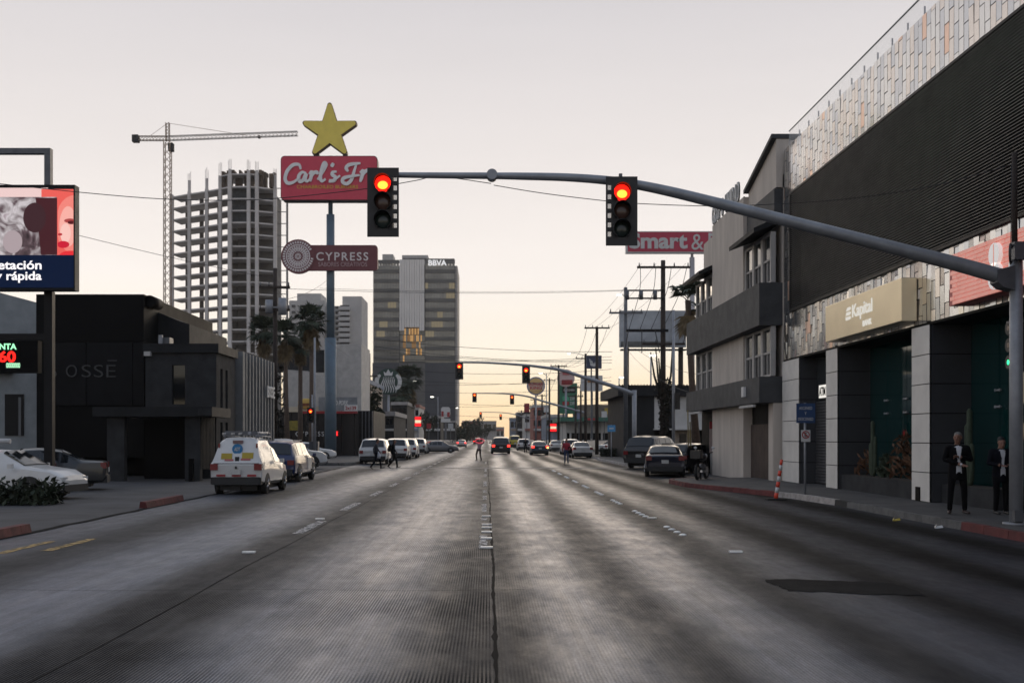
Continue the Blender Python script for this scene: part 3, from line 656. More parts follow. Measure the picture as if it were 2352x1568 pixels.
part('roof_tank', galv_d, blk, (AX(348, YC), AX(375, YC), 51, 51.6, 5.96, AZ(770, YC))); part('roof_duct', galv, blk, (AX(352, YC), AX(360, YC), 50.8, 50.98, 5.96, AZ(765, YC)))
yp = 46.5
part('canopy', dkpanel, blk, (AX(212, yp), AX(487, yp), yp, YC - .13, AZ(956, yp), AZ(934, yp)))
part('canopy_edge', conc_d, blk, (AX(455, yp), AX(486, yp), yp - .05, yp - .003, AZ(953, yp), AZ(937, yp)))
part('canopy_pier', conc_d, blk, (AX(240, yp), AX(280, yp), yp + .3, yp + .7, .01, AZ(956, yp))); part('canopy_pier', conc_d, blk, (AX(420, yp), AX(455, yp), yp + .3, yp + .7, .01, AZ(956, yp)))
for k in range(9):
    x = AX(457, yp) + k * .058; part('entrance_fin', dkpanel, blk, (x, x + .03, yp + .5, yp + .6, .5, AZ(956, yp)))
part('entrance_back', black, blk, (AX(281, yp), AX(419, yp), 49.5, 49.6, .01, AZ(957, yp)))
part('bollard', black, blk, (AX(436, yp), AX(446, yp), yp - .2, yp, .01, .95))

fin = thing('finned_building', 'black building faced with tall grey vertical fins behind the white pickup', 'building', (-12, 58, 0))
part('wall', black, fin, (-20, -12.1, 54.3, 62.7, .01, 5.95)); part('coping', conc_d, fin, (-20, -12.0, 54.2, 62.8, 5.955, 6.08))
finm = M('grey fin', (.16, .165, .165), .7, var=.15)
for k in range(11):
    y = 54.4 + k * .78; part('fin', finm, fin, (-12.09, -11.72, y, y + .26 if k else y + .5, .02, 5.94))
for k, ch in enumerate('BOSSE'):
    text('letter', ch, white, fin, (-11.66, 60.2 + k * .42, 4.25), .34, .62, 'road_l', .05, .02)

# ================================================================ restaurant corner with tall pole signs
YR = 104
rest = thing('restaurant', 'dark glazed restaurant with a burger banner on its roof edge', 'building', (AX(735, YR), YR, 0))
part('shopfront', M('dark shopfront', (.012, .011, .012), .25, var=.1), rest, bx(622, 822, 946, 1055, YR, YR, YR + 16))
for k in range(7):
    x = AX(640 + k * 29, YR); part('mullion', blackm, rest, (x - .05, x + .05, YR - .06, YR - .003, .1, 4.0))
part('banner_band', M('cream band', (.55, .48, .36), .6, var=.1), rest, bx(648, 748, 934, 946, YR, YR - .3, YR - .003)); part('banner_red', redp, rest, bx(688, 822, 944, 949.5, YR, YR - .38, YR - .303))
part('banner_panel', M('banner grey', (.22, .23, .24), .6, var=.2), rest, bx(733, 822, 912, 943, YR, YR - .36, YR - .303))
b = MB(); b.ball((AX(706, YR), YR - .45, AZ(932, YR)), .82, .12, .30, 18, 8); b.build('burger_bun', M('bun', (.55, .32, .08), .6, var=.2, scale=3), rest)
b = MB(); b.ball((AX(706, YR), YR - .5, AZ(924, YR)), .80, .12, .36, 18, 8); b.build('burger_bun', M('bun top', (.62, .42, .10), .6, var=.15), rest)
part('burger_filling', M('filling', (.22, .07, .03), .7, var=.4, scale=5), rest, bx(689, 723, 926, 932, YR, YR - .64, YR - .5))
text('lettering', 'PULLED PORK', white, rest, (AX(775, YR), YR - .365, AZ(925, YR)), 2.1, .42, 'cam', .02, .03, .2)
part('price_panel', white, rest, bx(792, 822, 930, 944, YR, YR - .42, YR - .37)); text('lettering', '2x139', redp, rest, (AX(807, YR), YR - .425, AZ(937, YR)), 1.0, .36, 'cam', .02, .03)
part('poster', M('poster', (.24, .19, .02), .5, var=.4, scale=2), rest, bx(681 - 20, 709 - 20, 966, 988, YR, YR - .12, YR - .07))
b = MB(); b.prism([(AX(650, 108), 4), (AX(745, 108), 4), (AX(745, 108), AZ(868, 108)), (AX(707, 108), AZ(852, 108)), (AX(650, 108), AZ(848, 108))], 'y', 108, 116); b.build('upper_wall', offw, rest)
part('tower_wall', offw, rest, bx(745, 830, 790, 946, 110, 110, 118)); part('tower_window', glass_d, rest, bx(748, 772, 812, 894, 110, 109.9, 109.995)); part('dark_hoarding', conc_d, rest, bx(620, 745, 798, 850, 113, 116.1, 117))
part('annex', dkpanel, rest, bx(822, 858, 943, 1050, YR + 2, YR + 2, YR + 14)); part('annex_light', EM('red light panel', (1, .02, .02), 2.0), rest, bx(772, 776, 990, 1000, YR, YR - .3, YR - .1))
for k in range(4): part('annex_post', galv_d, rest, (AX(826 + k * 8, YR), AX(828 + k * 8, YR), YR + 1.7, YR + 1.85, .1, 4.3))
text('lettering', 'CYPRESS', white, rest, (AX(712, YR), YR - .1, AZ(996, YR)), 2.6, .42, 'cam', .02, .0, 0, 1.3)

YK = 100
pole_m = M('blue grey steel', (.10, .145, .185), .5, .1, var=.1)
ps = thing('pole_sign', 'tall restaurant pole sign with a yellow star over a red Carls Jr board', 'sign', (AX(759, YK), YK, 0))
b = MB(); xk = AX(757, YK)
for (r, z0, z1) in ((.52, .1, AZ(775, YK)), (.36, AZ(775, YK), AZ(490, YK)), (.2, AZ(490, YK), AZ(355, YK))): b.cyl(xk, YK + .6, z0, z1, r, n=14)
b.build('pole', pole_m, ps)
rd = M('sign red', (.58, .045, .085), .45, var=.06); rde = M('sign dark edge', (.03, .02, .02), .5, var=0)
x0, x1, z0, z1 = AX(646, YK), AX(868, YK), AZ(462, YK), AZ(360, YK)
b = MB(); b.prism(roundrect(x0, x1, z0, z1, .35), 'y', YK - .3, YK + .9); brd = b.build('sign_case', rde, ps)
b = MB(); b.prism(roundrect(x0 + .06, x1 - .06, z0 + .06, z1 - .06, .32), 'y', YK - .34, YK - .3); fc = b.build('sign_face', rd, brd)
def zc(x, y): return AX((320 + x / 2.45) * .91875, YK), AZ((240 + y / 2.45) * .91875, YK)
strokes = [[(1062, 456), (1052, 428), (1015, 430), (980, 468), (968, 515), (985, 541), (1020, 535), (1052, 510)],
           [(1095, 480), (1070, 474), (1050, 500), (1056, 530), (1078, 522), (1096, 484), (1090, 518), (1104, 530), (1120, 515)],
           [(1114, 486), (1130, 472), (1126, 500), (1120, 532)], [(1124, 505), (1142, 478), (1160, 474), (1166, 488)],
           [(1165, 520), (1192, 480), (1216, 432), (1206, 418), (1192, 455), (1183, 505), (1192, 530), (1216, 516)],
           [(1262, 418), (1250, 442)], [(1282, 470), (1258, 474), (1256, 490), (1274, 505), (1266, 526), (1236, 528), (1262, 524), (1304, 496)],
           [(1352, 470), (1340, 448), (1362, 428), (1428, 420)], [(1402, 426), (1388, 470), (1372, 520), (1345, 545), (1320, 535), (1325, 512), (1370, 500), (1424, 494)],
           [(1424, 478), (1444, 466), (1436, 500), (1426, 534)], [(1433, 505), (1452, 474), (1474, 464), (1480, 480)]]
b = MB()
for i_, st in enumerate(strokes): stroke(b, [zc(*p) for p in st], .31, YK - .40 - .006 * i_, .06)
b.build('lettering', M('sign silver', (.75, .75, .74), .4, var=.06), fc)
text('lettering', 'CHARBROILED BURGERS', M('sign gold', (.62, .36, .05), .5, var=.05), fc, (zc(1225, 562)[0], YK - .34, zc(1225, 562)[1]), 5.4, .3, 'cam', .03, .015)
ymat = M('star yellow', (.80, .64, .11), .45, var=.05)
def star(cx, cz, ro, ri, rot=0):
    o = []
    for i in range(5):
        for (r, a, rr) in ((ro, 90 + 72 * i, 1), (ri, 90 + 72 * i + 36, 0)):
            a = R(a)
            if rr:
                for da in (-5, -2.5, 0, 2.5, 5): o.append((cx + math.cos(a - R(da * .9)) * ro * (1 - abs(da) * .008) * .97, cz + math.sin(a - R(da * .9)) * ro * (1 - abs(da) * .008) * .97)) if False else None
                for da in (4.5, 2.2, 0, -2.2, -4.5): o.append((cx + math.cos(a - R(da)) * ro * (1 - (abs(da) / 4.5) ** 2 * .045), cz + math.sin(a - R(da)) * ro * (1 - (abs(da) / 4.5) ** 2 * .045)))
            else: o.append((cx + math.cos(a) * ri, cz + math.sin(a) * ri))
    return o
cxs, czs = AX(757.5, YK), AZ(302, YK)
b = MB(); b.prism(star(cxs, czs, 2.52, 1.12), 'y', YK - .1, YK + .6); stb = b.build('star', M('star edge', (.07, .03, .02), .5, var=0), ps)
b = MB(); b.prism(star(cxs, czs, 2.42, 1.06), 'y', YK - .14, YK - .1); b.build('star_face', ymat, stb)
part('star_leg', rde, ps, bx(726, 733, 346, 361, YK, YK + .1, YK + .4), bx(787, 794, 346, 361, YK, YK + .1, YK + .4))
cy = thing('pole_sign_board', 'maroon CYPRESS board with round emblem fixed to the tall restaurant pole', 'sign', (AX(757, YK), YK, AZ(630, YK)))
mar = M('sign maroon', (.14, .035, .042), .5, var=.06); cyw = M('sign cream', (.66, .61, .60), .5, var=.05)
b = MB(); b.prism(roundrect(AX(690, YK), AX(868, YK), AZ(622, YK), AZ(564, YK), .3), 'y', YK - .25, YK + .15); b.build('sign_case', mar, cy)
part('bracket', galv_d, cy, (AX(750, YK), AX(765, YK), YK + .15, YK + .3, AZ(605, YK), AZ(580, YK)))
ex, ez, er = AX(686, YK), AZ(590, YK), 39 * YK / F
b = MB(); b.disc((ex, YK - .32, ez), er, 'y', .5, 40); em = b.build('emblem', mar, cy)
b = MB()
for (ra, rb, n) in ((.76, .9, 36), (.50, .62, 26), (.28, .42, 18), (.05, .2, 10)):
    for i in range(n):
        if ra > .7 and -20 < 360 * i / n < 22 : continue
        a = 2 * math.pi * i / n; da = math.pi / n * .62
        b.quad(*[(ex + math.cos(t) * r * er, YK - .335, ez + math.sin(t) * r * er) for r, t in ((ra, a - da), (rb, a - da), (rb, a + da), (ra, a + da))])
for r in (.68, .46):
    for i in range(40):
        a, c = 2 * math.pi * i / 40, 2 * math.pi * (i + 1) / 40; b.quad(*[(ex + math.cos(t) * q * er, YK - .335, ez + math.sin(t) * q * er) for q, t in ((r - .03, a), (r + .03, a), (r + .03, c), (r - .03, c))])
b.build('emblem_marks', cyw, em)
text('lettering', 'CYPRESS', cyw, cy, (AX(787, YK), YK - .26, AZ(590, YK)), 119 * YK / F, 19 * YK / F, 'cam', .03, .012, 0, 1.25)
text('lettering', 'SABORES CREATIVOS', M('sign rose', (.36, .24, .25), .5, var=.05), cy, (AX(788, YK), YK - .26, AZ(608, YK)), 112 * YK / F, 10 * YK / F, 'cam', .03, .006)

# ================================================================ towers behind
def far_wall(): pass
YT = 300
ct = thing('unfinished_tower', 'unfinished concrete frame tower with bare slabs and starter columns', 'building', (AX(525, YT), YT, 0))
fr = M('raw concrete frame', (.56, .53, .505), .85, var=.12, scale=.3); fr_shade = M('shaded frame concrete', (.16, .15, .145), .9, var=.15, scale=.3)  # second colour is a darker copy, interior shade painted in
def tp(px, d): return AX(px, YT) , YT + d
# plan: left wing recedes, a corner at px 575, right wing
corner = [(395, 12), (435, 8), (475, 4.5), (506, 1.5), (528, -1), (571, -1.2), (590, -.5), (632, 2)]
plan = [(AX(p, YT + d), YT + d) for p, d in corner]; back = [(AX(628, YT + 20), YT + 20), (AX(532, YT + 20), YT + 20), (AX(522, YT + 8), YT + 8), (plan[0][0] + 1, YT + 18)]
fl = 27.2 * YT / F; ztop = 68.2
zf = [ztop - i * fl for i in range(22)]
for i, z in enumerate(zf):
    if z < 1: break
    g = MB(); g.prism(plan + back, 'z', z - .36, z); g.build('floor_slab', fr, ct)
zf_top = [AZ(447, YT)]
g = MB(); g.prism([plan[3], plan[4], plan[5], plan[6], (plan[6][0], YT + 10), (plan[3][0], YT + 10)], 'z', ztop + 3.0, ztop + 3.3); g.build('floor_slab', fr, ct)
random.seed(15); fw = M('formwork', (.10, .07, .05), .9, var=.4, scale=.6)
for k in range(26):
    x_ = AX(random.uniform(508, 628), YT); h_ = random.uniform(.3, 1.4); g = MB(); g.box(x_ - random.uniform(.15, 1.0), x_ + .2, YT + random.uniform(0, 3), YT + 4, ztop + random.choice((.1, 3.3)), ztop + 3.4 + h_); g.build('formwork_panel', fw, ct)
for k, (x, y) in enumerate(plan):
    tz = AZ((420, 376, 374, 368, 364, 363, 365, 378)[k], YT); w = .42 if k != 4 else .5
    g = MB(); g.box(x - w, x + w, y - .5, y + .6, 0, ztop + (3.2 if k in (3, 4, 5, 6) else .4)); g.build('column', fr, ct)
    g = MB()
    for dx in (-.36, 0, .36): g.box(x + dx - .05, x + dx + .05, y - .05, y + .1, ztop, tz - random.uniform(0, 1.2))
    g.box(x - .3, x + .3, y - .25, y + .25, ztop, ztop + (tz - ztop) * random.uniform(.3, .6)); g.build('starter_bars', fr, ct)
for (x, y) in [(plan[0][0] + 3, YT + 16.5), (plan[1][0] + 2, YT + 13), (plan[2][0] + 2, YT + 10)]:
    g = MB(); g.box(x - .5, x + .5, y, y + .8, 0, ztop); g.build('column', fr_shade, ct)
g = MB(); g.box(AX(534, YT), AX(618, YT), YT + 6, YT + 18, 0, ztop); g.build('lift_core', M('core concrete', (.12, .115, .11), .9, var=.2, scale=.3), ct)  # dark core colour carries the shade inside the frame
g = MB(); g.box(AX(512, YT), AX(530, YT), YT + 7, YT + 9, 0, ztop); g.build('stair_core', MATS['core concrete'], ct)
for i, z in enumerate(zf[:-1]):
    if i in (0, 1, 2): g = MB(); g.box(AX(530, YT), AX(588, YT), YT + .6, YT + .8, z - fl + .05, z - .36); g.build('safety_net', M('safety net', (.05, .055, .06), .9, var=.3), ct)
g = MB()
for i in range(17): g.box(AX(630, YT), AX(656, YT), YT + 3, YT + 3.2, zf[i] + .2, zf[i] + .4)
for p in (628, 655): g.box(AX(p, YT) - .25, AX(p, YT) + .25, YT + 2.8, YT + 3.3, 0, AZ(410 if p == 628 else 462, YT))
g.build('hoist_scaffold', M('scaffold', (.2, .19, .18), .7, var=.1), ct)

YC2 = YT + 6
cr_ = thing('tower_crane', 'slender tower crane with long jib over the unfinished tower', 'crane', (AX(385, YC2), YC2, 0))
crm = M('crane paint', (.36, .27, .2), .6, var=.2); xr = AX(385, YC2); yr = YC2
def lattice(b, p, q, w, n, r=.09):
    p, q = Vector(p), Vector(q); d = (q - p).normalized(); u = Vector((0, 1, 0)); v = d.cross(u).normalized(); cs = [(u * a + v * c) * w / 2 for a, c in ((1, 1), (-1, 1), (-1, -1), (1, -1))]
    for c in cs: b.tube([p + c, q + c], r, 4, False)
    for i in range(n):
        a, e = p.lerp(q, i / n), p.lerp(q, (i + 1) / n)
        for k in range(4): b.tube([a + cs[k], e + cs[(k + 1) % 4]], r * .7, 3, False)
b = MB(); lattice(b, (xr, yr, 0), (xr, yr, AZ(325, YC2)), 1.7, 40, .13); b.build('mast', crm, cr_)
b = MB(); lattice(b, (xr, yr, AZ(325, YC2)), (xr, yr, AZ(282, YC2)), .9, 6, .1); b.build('peak', crm, cr_)
zj = AZ(318, YC2); b = MB(); lattice(b, (xr, yr, zj), (AX(684, YC2), yr, AZ(307, YC2)), 1.1, 34, .1); b.build('jib', M('jib paint', (.42, .38, .35), .6, var=.1), cr_)
b = MB(); lattice(b, (xr, yr, zj), (AX(318, YC2), yr, zj), 1.1, 9, .1); b.build('counter_jib', crm, cr_)
part('counterweight', conc_d, cr_, (AX(305, YC2), AX(319, YC2), yr - .9, yr + .9, AZ(327, YC2), AZ(311, YC2))); part('cab', conc_d, cr_, (xr + .3, xr + 1.6, yr - .8, yr + .8, AZ(348, YC2), AZ(330, YC2)))
b = MB()
for px, py in ((565, 311), (340, 316)): b.tube([(xr, yr, AZ(283, YC2)), (AX(px, YC2), yr, AZ(py, YC2))], .06, 4, False)
b.build('tie_bar', crm, cr_)
part('trolley', blackm, cr_, (AX(593, YC2), AX(598, YC2), yr - .5, yr + .5, AZ(318, YC2), AZ(312, YC2)))

YW = 360
wt = thing('apartment_tower', 'pale stepped apartment towers with stacked balconies behind the palms', 'building', (AX(750, YW), YW, 0))
ap = M('apartment render', (.50, .48, .455), .85, var=.1, scale=.2)
part('wall', ap, wt, bx(664, 745, 690, 1008, YW, YW, YW + 18), bx(680, 735, 672, 690, YW, YW + 2, YW + 14), bx(745, 800, 700, 1008, YW, YW + 3, YW + 18)); part('tower_wall', ap, wt, bx(790, 834, 684, 1008, YW, YW - 4, YW + 14))
for i in range(15):
    z = AZ(708 + i * 12.2, YW)
    bl = part('balcony', M('balcony white', (.50, .48, .46), .8, var=.08), wt, (AX(783, YW), AX(808, YW), YW - 6, YW - 4, z - 1.1, z)); part('balcony_opening', dkpanel, bl, (AX(785, YW), AX(806, YW), YW - 4.1, YW - 4.01, z + .05, z + .55))
    part('balcony', ap, wt, (AX(768, YW), AX(779, YW), YW + 1.6, YW + 3, z - .6, z)); part('window', glass_d, wt, (AX(768, YW), AX(779, YW), YW + 2.9, YW + 2.99, z + .1, z + .9))
for i in range(11):
    for j in range(4):
        x = 670 + j * 19; part('window', M('grey window', (.10, .10, .10), .4, var=.2), wt, bx(x, x + 9, 700 + i * 14, 706 + i * 14, YW, YW - .1, YW - .005))  # plain grey window colour with random variation

YV = 440
bt = thing('office_tower', 'grey glazed office tower lettered BBVA with a pale ribbed centre strip', 'building', (AX(953, YV), YV, 0))
part('core', M('tower body', (.05, .052, .054), .6, var=.1, scale=.2), bt, bx(857, 1050, 610, 1008, YV, YV + .4, YV + 34)); part('right_return', M('tower flank', (.30, .28, .26), .7, var=.1, scale=.2), bt, bx(1046, 1051, 612, 1008, YV, YV - .3, YV + 30))
rib = M('pale fins', (.72, .685, .64), .6, var=.06, scale=.2)
for k in range(10):
    a = 918 + k * 5.75; part('rib', rib, bt, bx(a, a + 5.0, 597, 752 if 1 < k < 8 else 760, YV, YV - 1.2 - .15 * (k % 2), YV + .4))
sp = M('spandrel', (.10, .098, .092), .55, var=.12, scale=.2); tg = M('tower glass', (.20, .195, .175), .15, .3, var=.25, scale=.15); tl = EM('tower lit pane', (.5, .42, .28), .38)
pitch = 22.1; random.seed(4); pme = {}
for i in range(11):
    y0 = 597 + i * pitch
    for (a, c, n) in ((858, 917, 9), (977, 1045, 10)):
        part('spandrel', sp, bt, (AX(a, YV), AX(c, YV), YV - .25, YV + .4, AZ(y0 + 8, YV), AZ(y0, YV)))
        w = (c - a) / n; run = 0
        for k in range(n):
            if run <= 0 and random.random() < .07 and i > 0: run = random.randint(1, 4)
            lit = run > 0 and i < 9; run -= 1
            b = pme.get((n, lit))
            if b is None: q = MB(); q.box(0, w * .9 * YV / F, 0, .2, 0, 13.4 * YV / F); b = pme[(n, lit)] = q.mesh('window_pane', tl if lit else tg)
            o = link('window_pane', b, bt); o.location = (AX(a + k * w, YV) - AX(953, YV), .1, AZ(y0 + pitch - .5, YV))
for i in range(5):  # amber panes glow in place of a warm reflection in the glass
    for k in range(17):
        q = pme.get('mid')
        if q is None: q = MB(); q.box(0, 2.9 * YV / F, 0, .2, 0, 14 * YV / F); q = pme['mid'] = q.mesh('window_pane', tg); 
        q2 = pme.get('mid_reflect')
        if q2 is None: q2 = MB(); q2.box(0, 2.9 * YV / F, 0, .2, 0, 14 * YV / F); q2 = pme['mid_reflect'] = q2.mesh('window_pane', EM('amber reflection glow', (.80, .45, .17), .62))
        lit = 2 <= k <= 14 and random.random() < (.72, .58, .5, .34, .12)[i]  # panes that carry the painted amber reflection
        q3 = pme.get('mid_reflect2')
        if q3 is None: q3 = MB(); q3.box(0, 2.9 * YV / F, 0, .2, 0, 14 * YV / F); q3 = pme['mid_reflect2'] = q3.mesh('window_pane', EM('dim amber reflection', (.55, .30, .12), .38))
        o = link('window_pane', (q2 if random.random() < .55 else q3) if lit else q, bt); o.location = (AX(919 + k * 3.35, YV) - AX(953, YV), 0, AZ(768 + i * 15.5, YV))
part('base_cladding', M('navy cladding', (.035, .040, .052), .5, var=.12, scale=.2), bt, bx(856, 917.5, 833, 1008, YV, YV - .6, YV + .39), bx(976.5, 1045.5, 833, 1008, YV, YV - .6, YV + .39)); part('base_centre', sp, bt, bx(917.6, 976.4, 834, 1008, YV, YV - .5, YV + .39))
part('roof_house', offw, bt, bx(875, 900, 578, 608, YV, YV + 6, YV + 16), bx(922, 982, 583, 605, YV, YV + 3, YV + 20)); part('roof_louvre', sp, bt, bx(924, 978, 590, 596, YV, YV + 2.8, YV + 2.99)); part('parapet', sp, bt, bx(976, 1044, 594, 597, YV, YV - .2, YV + .4), bx(858, 918, 601, 604, YV, YV - .2, YV + .4))
text('lettering', 'BBVA', EM('lit sign white', (.9, .9, .92), .85), bt, (AX(1005, YV), YV - .5, AZ(604, YV)), 42 * YV / F, 13 * YV / F, 'cam', .2, .03)
# ================================================================ traffic signal masts
def lens_mat(col, es, nm): return M(nm, (.02, .02, .02), .35, var=0, emit=col, es=es)
red_on = lens_mat((1, .010, .004), 2.4, 'red lens lit'); hot_on = lens_mat((1, .30, .03), 3.2, 'hot lamp'); amber_off = M('amber lens off', (.07, .035, .025), .2, var=0); green_off = M('green lens off', (.02, .03, .025), .2, var=0); green_on = lens_mat((.02, 1, .35), 2, 'green lens lit'); red_off = M('red lens off', (.06, .012, .01), .2, var=0)
sig_b = M('signal black', (.014, .013, .013), .5, var=.1); sig_in = M('visor inner', (.02, .02, .02), .6, var=0)
def signal_head(parent, cx, y, ztop, sc=1.0, detail=True, lit=0, slots=1):
    """three lamp head facing the camera, ztop = top of backplate"""
    w, h = .60 * sc, 1.31 * sc; zc_ = ztop - h / 2
    hs_ = part('signal_head', sig_b, parent, (cx - .18 * sc, cx + .18 * sc, y + .03, y + .24 * sc, ztop - h + .1 * sc, ztop - .1 * sc))
    b = MB()
    if detail:
        xs = [-w / 2, -w / 2 + .035]; 
        for k in range(4): xs += [-w / 2 + .04 + k * .02, -w / 2 + .04 + k * .02 + .0085]
        xs = sorted(set([round(v, 4) for v in xs] + [-.18, .18] + [round(-v, 4) for v in xs])); zs = [-h / 2]
        for k in range(6):
            z = -h / 2 + .17 + k * .175; zs += [z, z + .09]
        zs = sorted(set(zs + [h / 2]))
        for i in range(len(xs) - 1):
            for j in range(len(zs) - 1):
                xm = abs(xs[i] + xs[i + 1]) / 2; hole = (j % 2 == 1) and any(abs(xm - (w / 2 - .04 - k * .02 - .00425)) < .003 for k in range(4)) and ((xs[i] > 0) == (slots > 0))
                if not hole: b.box(cx + xs[i], cx + xs[i + 1], y, y + .012, zc_ + zs[j], zc_ + zs[j + 1])
    else: b.box(cx - w / 2, cx + w / 2, y, y + .03, zc_ - h / 2, zc_ + h / 2)
    b.build('backplate', sig_b, hs_)
    for k in range(3):
        z = zc_ + (.345 - k * .345) * sc; r = .155 * sc
        mat = (red_on if lit == 0 else red_off, amber_off, green_on if lit == 2 else green_off)[k]
        b = MB(); n = 20 if detail else 10
        b.rings([((cx, y - .005 - .05 * sc * math.cos(t), z), r * math.sin(t) + 1e-4, r * math.sin(t) + 1e-4, (1, 0, 0), (0, 0, 1)) for t in (0.02, .5, .9, 1.25, 1.57)], n); b.build('lens', mat, hs_)
        if mat is red_on: b = MB(); b.rings([((cx, y - .062 * sc - .002, z - r * .22), r * .62, r * .50, (1, 0, 0), (0, 0, 1)), ((cx, y - .066 * sc - .004, z - r * .22), r * .3, r * .25, (1, 0, 0), (0, 0, 1))], n); b.build('lamp', hot_on, hs_)
        b = MB(); m_ = 14 if detail else 8                     # tunnel visor, open below
        for sgn, rr in ((0, 1.04), (1, 1.09)):
            for i in range(m_ + 1):
                a = R(-60 + 300 * i / m_); q = (math.cos(a) * r * rr, math.sin(a) * r * rr); ln = .22 * sc * (.55 + .45 * (math.sin(a) + 1) / 2)
                b.v += [(cx + q[0], y, z + q[1]), (cx + q[0], y - ln, z + q[1])]
        s_ = (m_ + 1) * 2
        for i in range(m_):
            for o_ in (0, s_): b.face((o_ + 2 * i, o_ + 2 * i + 1, o_ + 2 * i + 3, o_ + 2 * i + 2))
            b.face((2 * i + 1, s_ + 2 * i + 1, s_ + 2 * i + 3, 2 * i + 3))
        b.build('visor', sig_in, hs_)
    return hs_
YM = 21.45
mast = thing('signal_mast', 'nearest grey signal mast with a long curved arm and two red lights', 'traffic light', (AX(2334, YM), YM, .15))
xm = AX(2334, YM)
b = MB(); b.cyl(xm, YM, .15, AZ(570, YM), .125, .115, 18); b.build('pole', galv, mast)
b = MB(); b.cyl(xm, YM, .15, .2, .24, n=18); b.build('base_plate', galv, mast)
b = MB(); b.cyl(xm - .03, YM, AZ(570, YM), AZ(350, YM), .055, .05, 10); b.build('upper_pole', wood, mast)
arm = [(2318, 640), (2200, 607), (2082, 577), (1941, 541), (1795, 504), (1649, 467), (1543, 441), (1460, 424), (1390, 414), (1300, 407.5), (1200, 405), (1130, 404), (1000, 403), (905, 402), (850, 402)]
ap_ = smoothpts([(AX(x, YM), YM, AZ(y, YM)) for x, y in arm], 5); n = len(ap_)
b = MB(); b.tube(ap_, [.15 - .105 * (i / (n - 1)) ** .8 for i in range(n)], 14); b.build('arm', M('arm steel', (.26, .27, .285), .45, .3, var=.15, scale=3), mast)
b = MB(); b.prism([(xm - .42, AZ(622, YM)), (xm - .1, AZ(612, YM)), (xm - .1, AZ(668, YM)), (xm - .3, AZ(662, YM)), (xm - .42, AZ(650, YM))], 'y', YM - .17, YM + .17); b.build('arm_bracket', galv_d, mast)
x, z = A(1130, 404, YM); b = MB(); b.tube([(x, YM - .16, z), (x, YM + .1, z)], .10, 16); b.build('cable_boss', galv, mast)
signal_head(mast, (AX(848, YM) + AX(916, YM)) / 2, YM - .2, AZ(391, YM), .99, True, 0, 1)
signal_head(mast, (AX(1391, YM) + AX(1459, YM)) / 2, YM - .2, AZ(411, YM), .99, True, 0, -1)
b = MB()
for px in (882, 1425): b.box(AX(px, YM) - .03, AX(px, YM) + .03, YM - .06, YM + .03, AZ(430, YM), AZ(400, YM))
b.build('hanger', galv_d, mast)
# side head facing across the road with its green lamp lit
hx = xm + .27; sh_ = part('signal_head', sig_b, mast, (hx - .12, hx + .16, YM + .3, YM + .62, AZ(850, YM), AZ(725, YM)))
for k, zz in enumerate((748, 788, 828)):
    b = MB(); b.tube([(hx - .21, YM + .46, AZ(zz, YM)), (hx - .12, YM + .46, AZ(zz, YM))], .135, 14); b.build('visor', sig_b, sh_)
    b = MB(); b.tube([(hx - .2125, YM + .46, AZ(zz, YM)), (hx - .208, YM + .46, AZ(zz, YM))], .05, 12); b.build('lens', green_on if k == 2 else red_off, sh_)
part_each('head_bracket', galv_d, mast, (xm - .03, xm + .17, YM + .02, YM + .34, AZ(738, YM), AZ(734, YM)), (xm - .03, xm + .17, YM + .02, YM + .34, AZ(842, YM), AZ(838, YM)))
part_each('control_box', galv_d, mast, (xm - .14, xm + .02, YM - .25, YM - .12, AZ(1195, YM), AZ(1170, YM)), (xm - .15, xm + .1, YM - .27, YM - .12, AZ(600, YM), AZ(560, YM)))
b = MB(); cx_, cz_ = xm - .2, AZ(587, YM)
for k in range(3):
    rr = .19 - .012 * k; b.tube([(cx_ + math.cos(t * .2618) * rr * .45, YM - .2 - .02 * k + math.cos(t * .2618) * rr * .7, cz_ + math.sin(t * .2618) * rr) for t in range(25)], .013, 5, False)
b.build('cable_coil', wire_m, mast)
cb = [(2332, 372), (2310, 382), (2150, 425), (1980, 452), (1810, 466), (1640, 472), (1460, 466), (1390, 460), (1250, 443), (1134, 424)]
b = MB(); b.tube(smoothpts([(AX(x, YM), YM + .05, AZ(y, YM)) for x, y in cb], 4), .008, 5); cb2 = [(1128, 420), (1010, 404), (960, 412), (916, 420), (848, 431), (700, 448), (560, 458), (380, 456), (180, 440), (-80, 412)]
b.tube(smoothpts([(AX(x, YM), YM + .06, AZ(y, YM)) for x, y in cb2], 4), .008, 5); b.tube([(AX(2318, YM), YM - .1, AZ(380, YM)), (AX(2316, YM), YM - .1, AZ(575, YM))], .008, 4); b.build('cable', wire_m, mast)

def mast_far(Y, pts, heads, r0, lab, base=True, hy=0, sc=1.0):
    xm = AX(pts[0][0], Y); t = thing('signal_mast', lab, 'traffic light', (xm, Y, .15), group='signal masts down the street')
    b = MB(); b.cyl(xm, Y, .15, AZ(pts[0][1], Y) + .3, r0 * 1.0, n=10); b.build('pole', galv, t)
    P = smoothpts([(AX(x, Y), Y, AZ(y, Y)) for x, y in pts], 4); n = len(P); b = MB(); b.tube(P, [r0 * (.95 - .6 * i / (n - 1)) for i in range(n)], 8); b.build('arm', galv, t)
    for (px, py) in heads: signal_head(t, AX(px, Y), Y - .25, AZ(py, Y), sc, False)
    return t
mast_far(84, [(1457, 905), (1400, 884), (1340, 866), (1290, 850), (1245, 843), (1200, 838), (1120, 833), (1052, 832)], [(1055, 832), (1208, 841)], .17, 'second signal mast from the camera, arm crossing below the office tower', sc=.98)
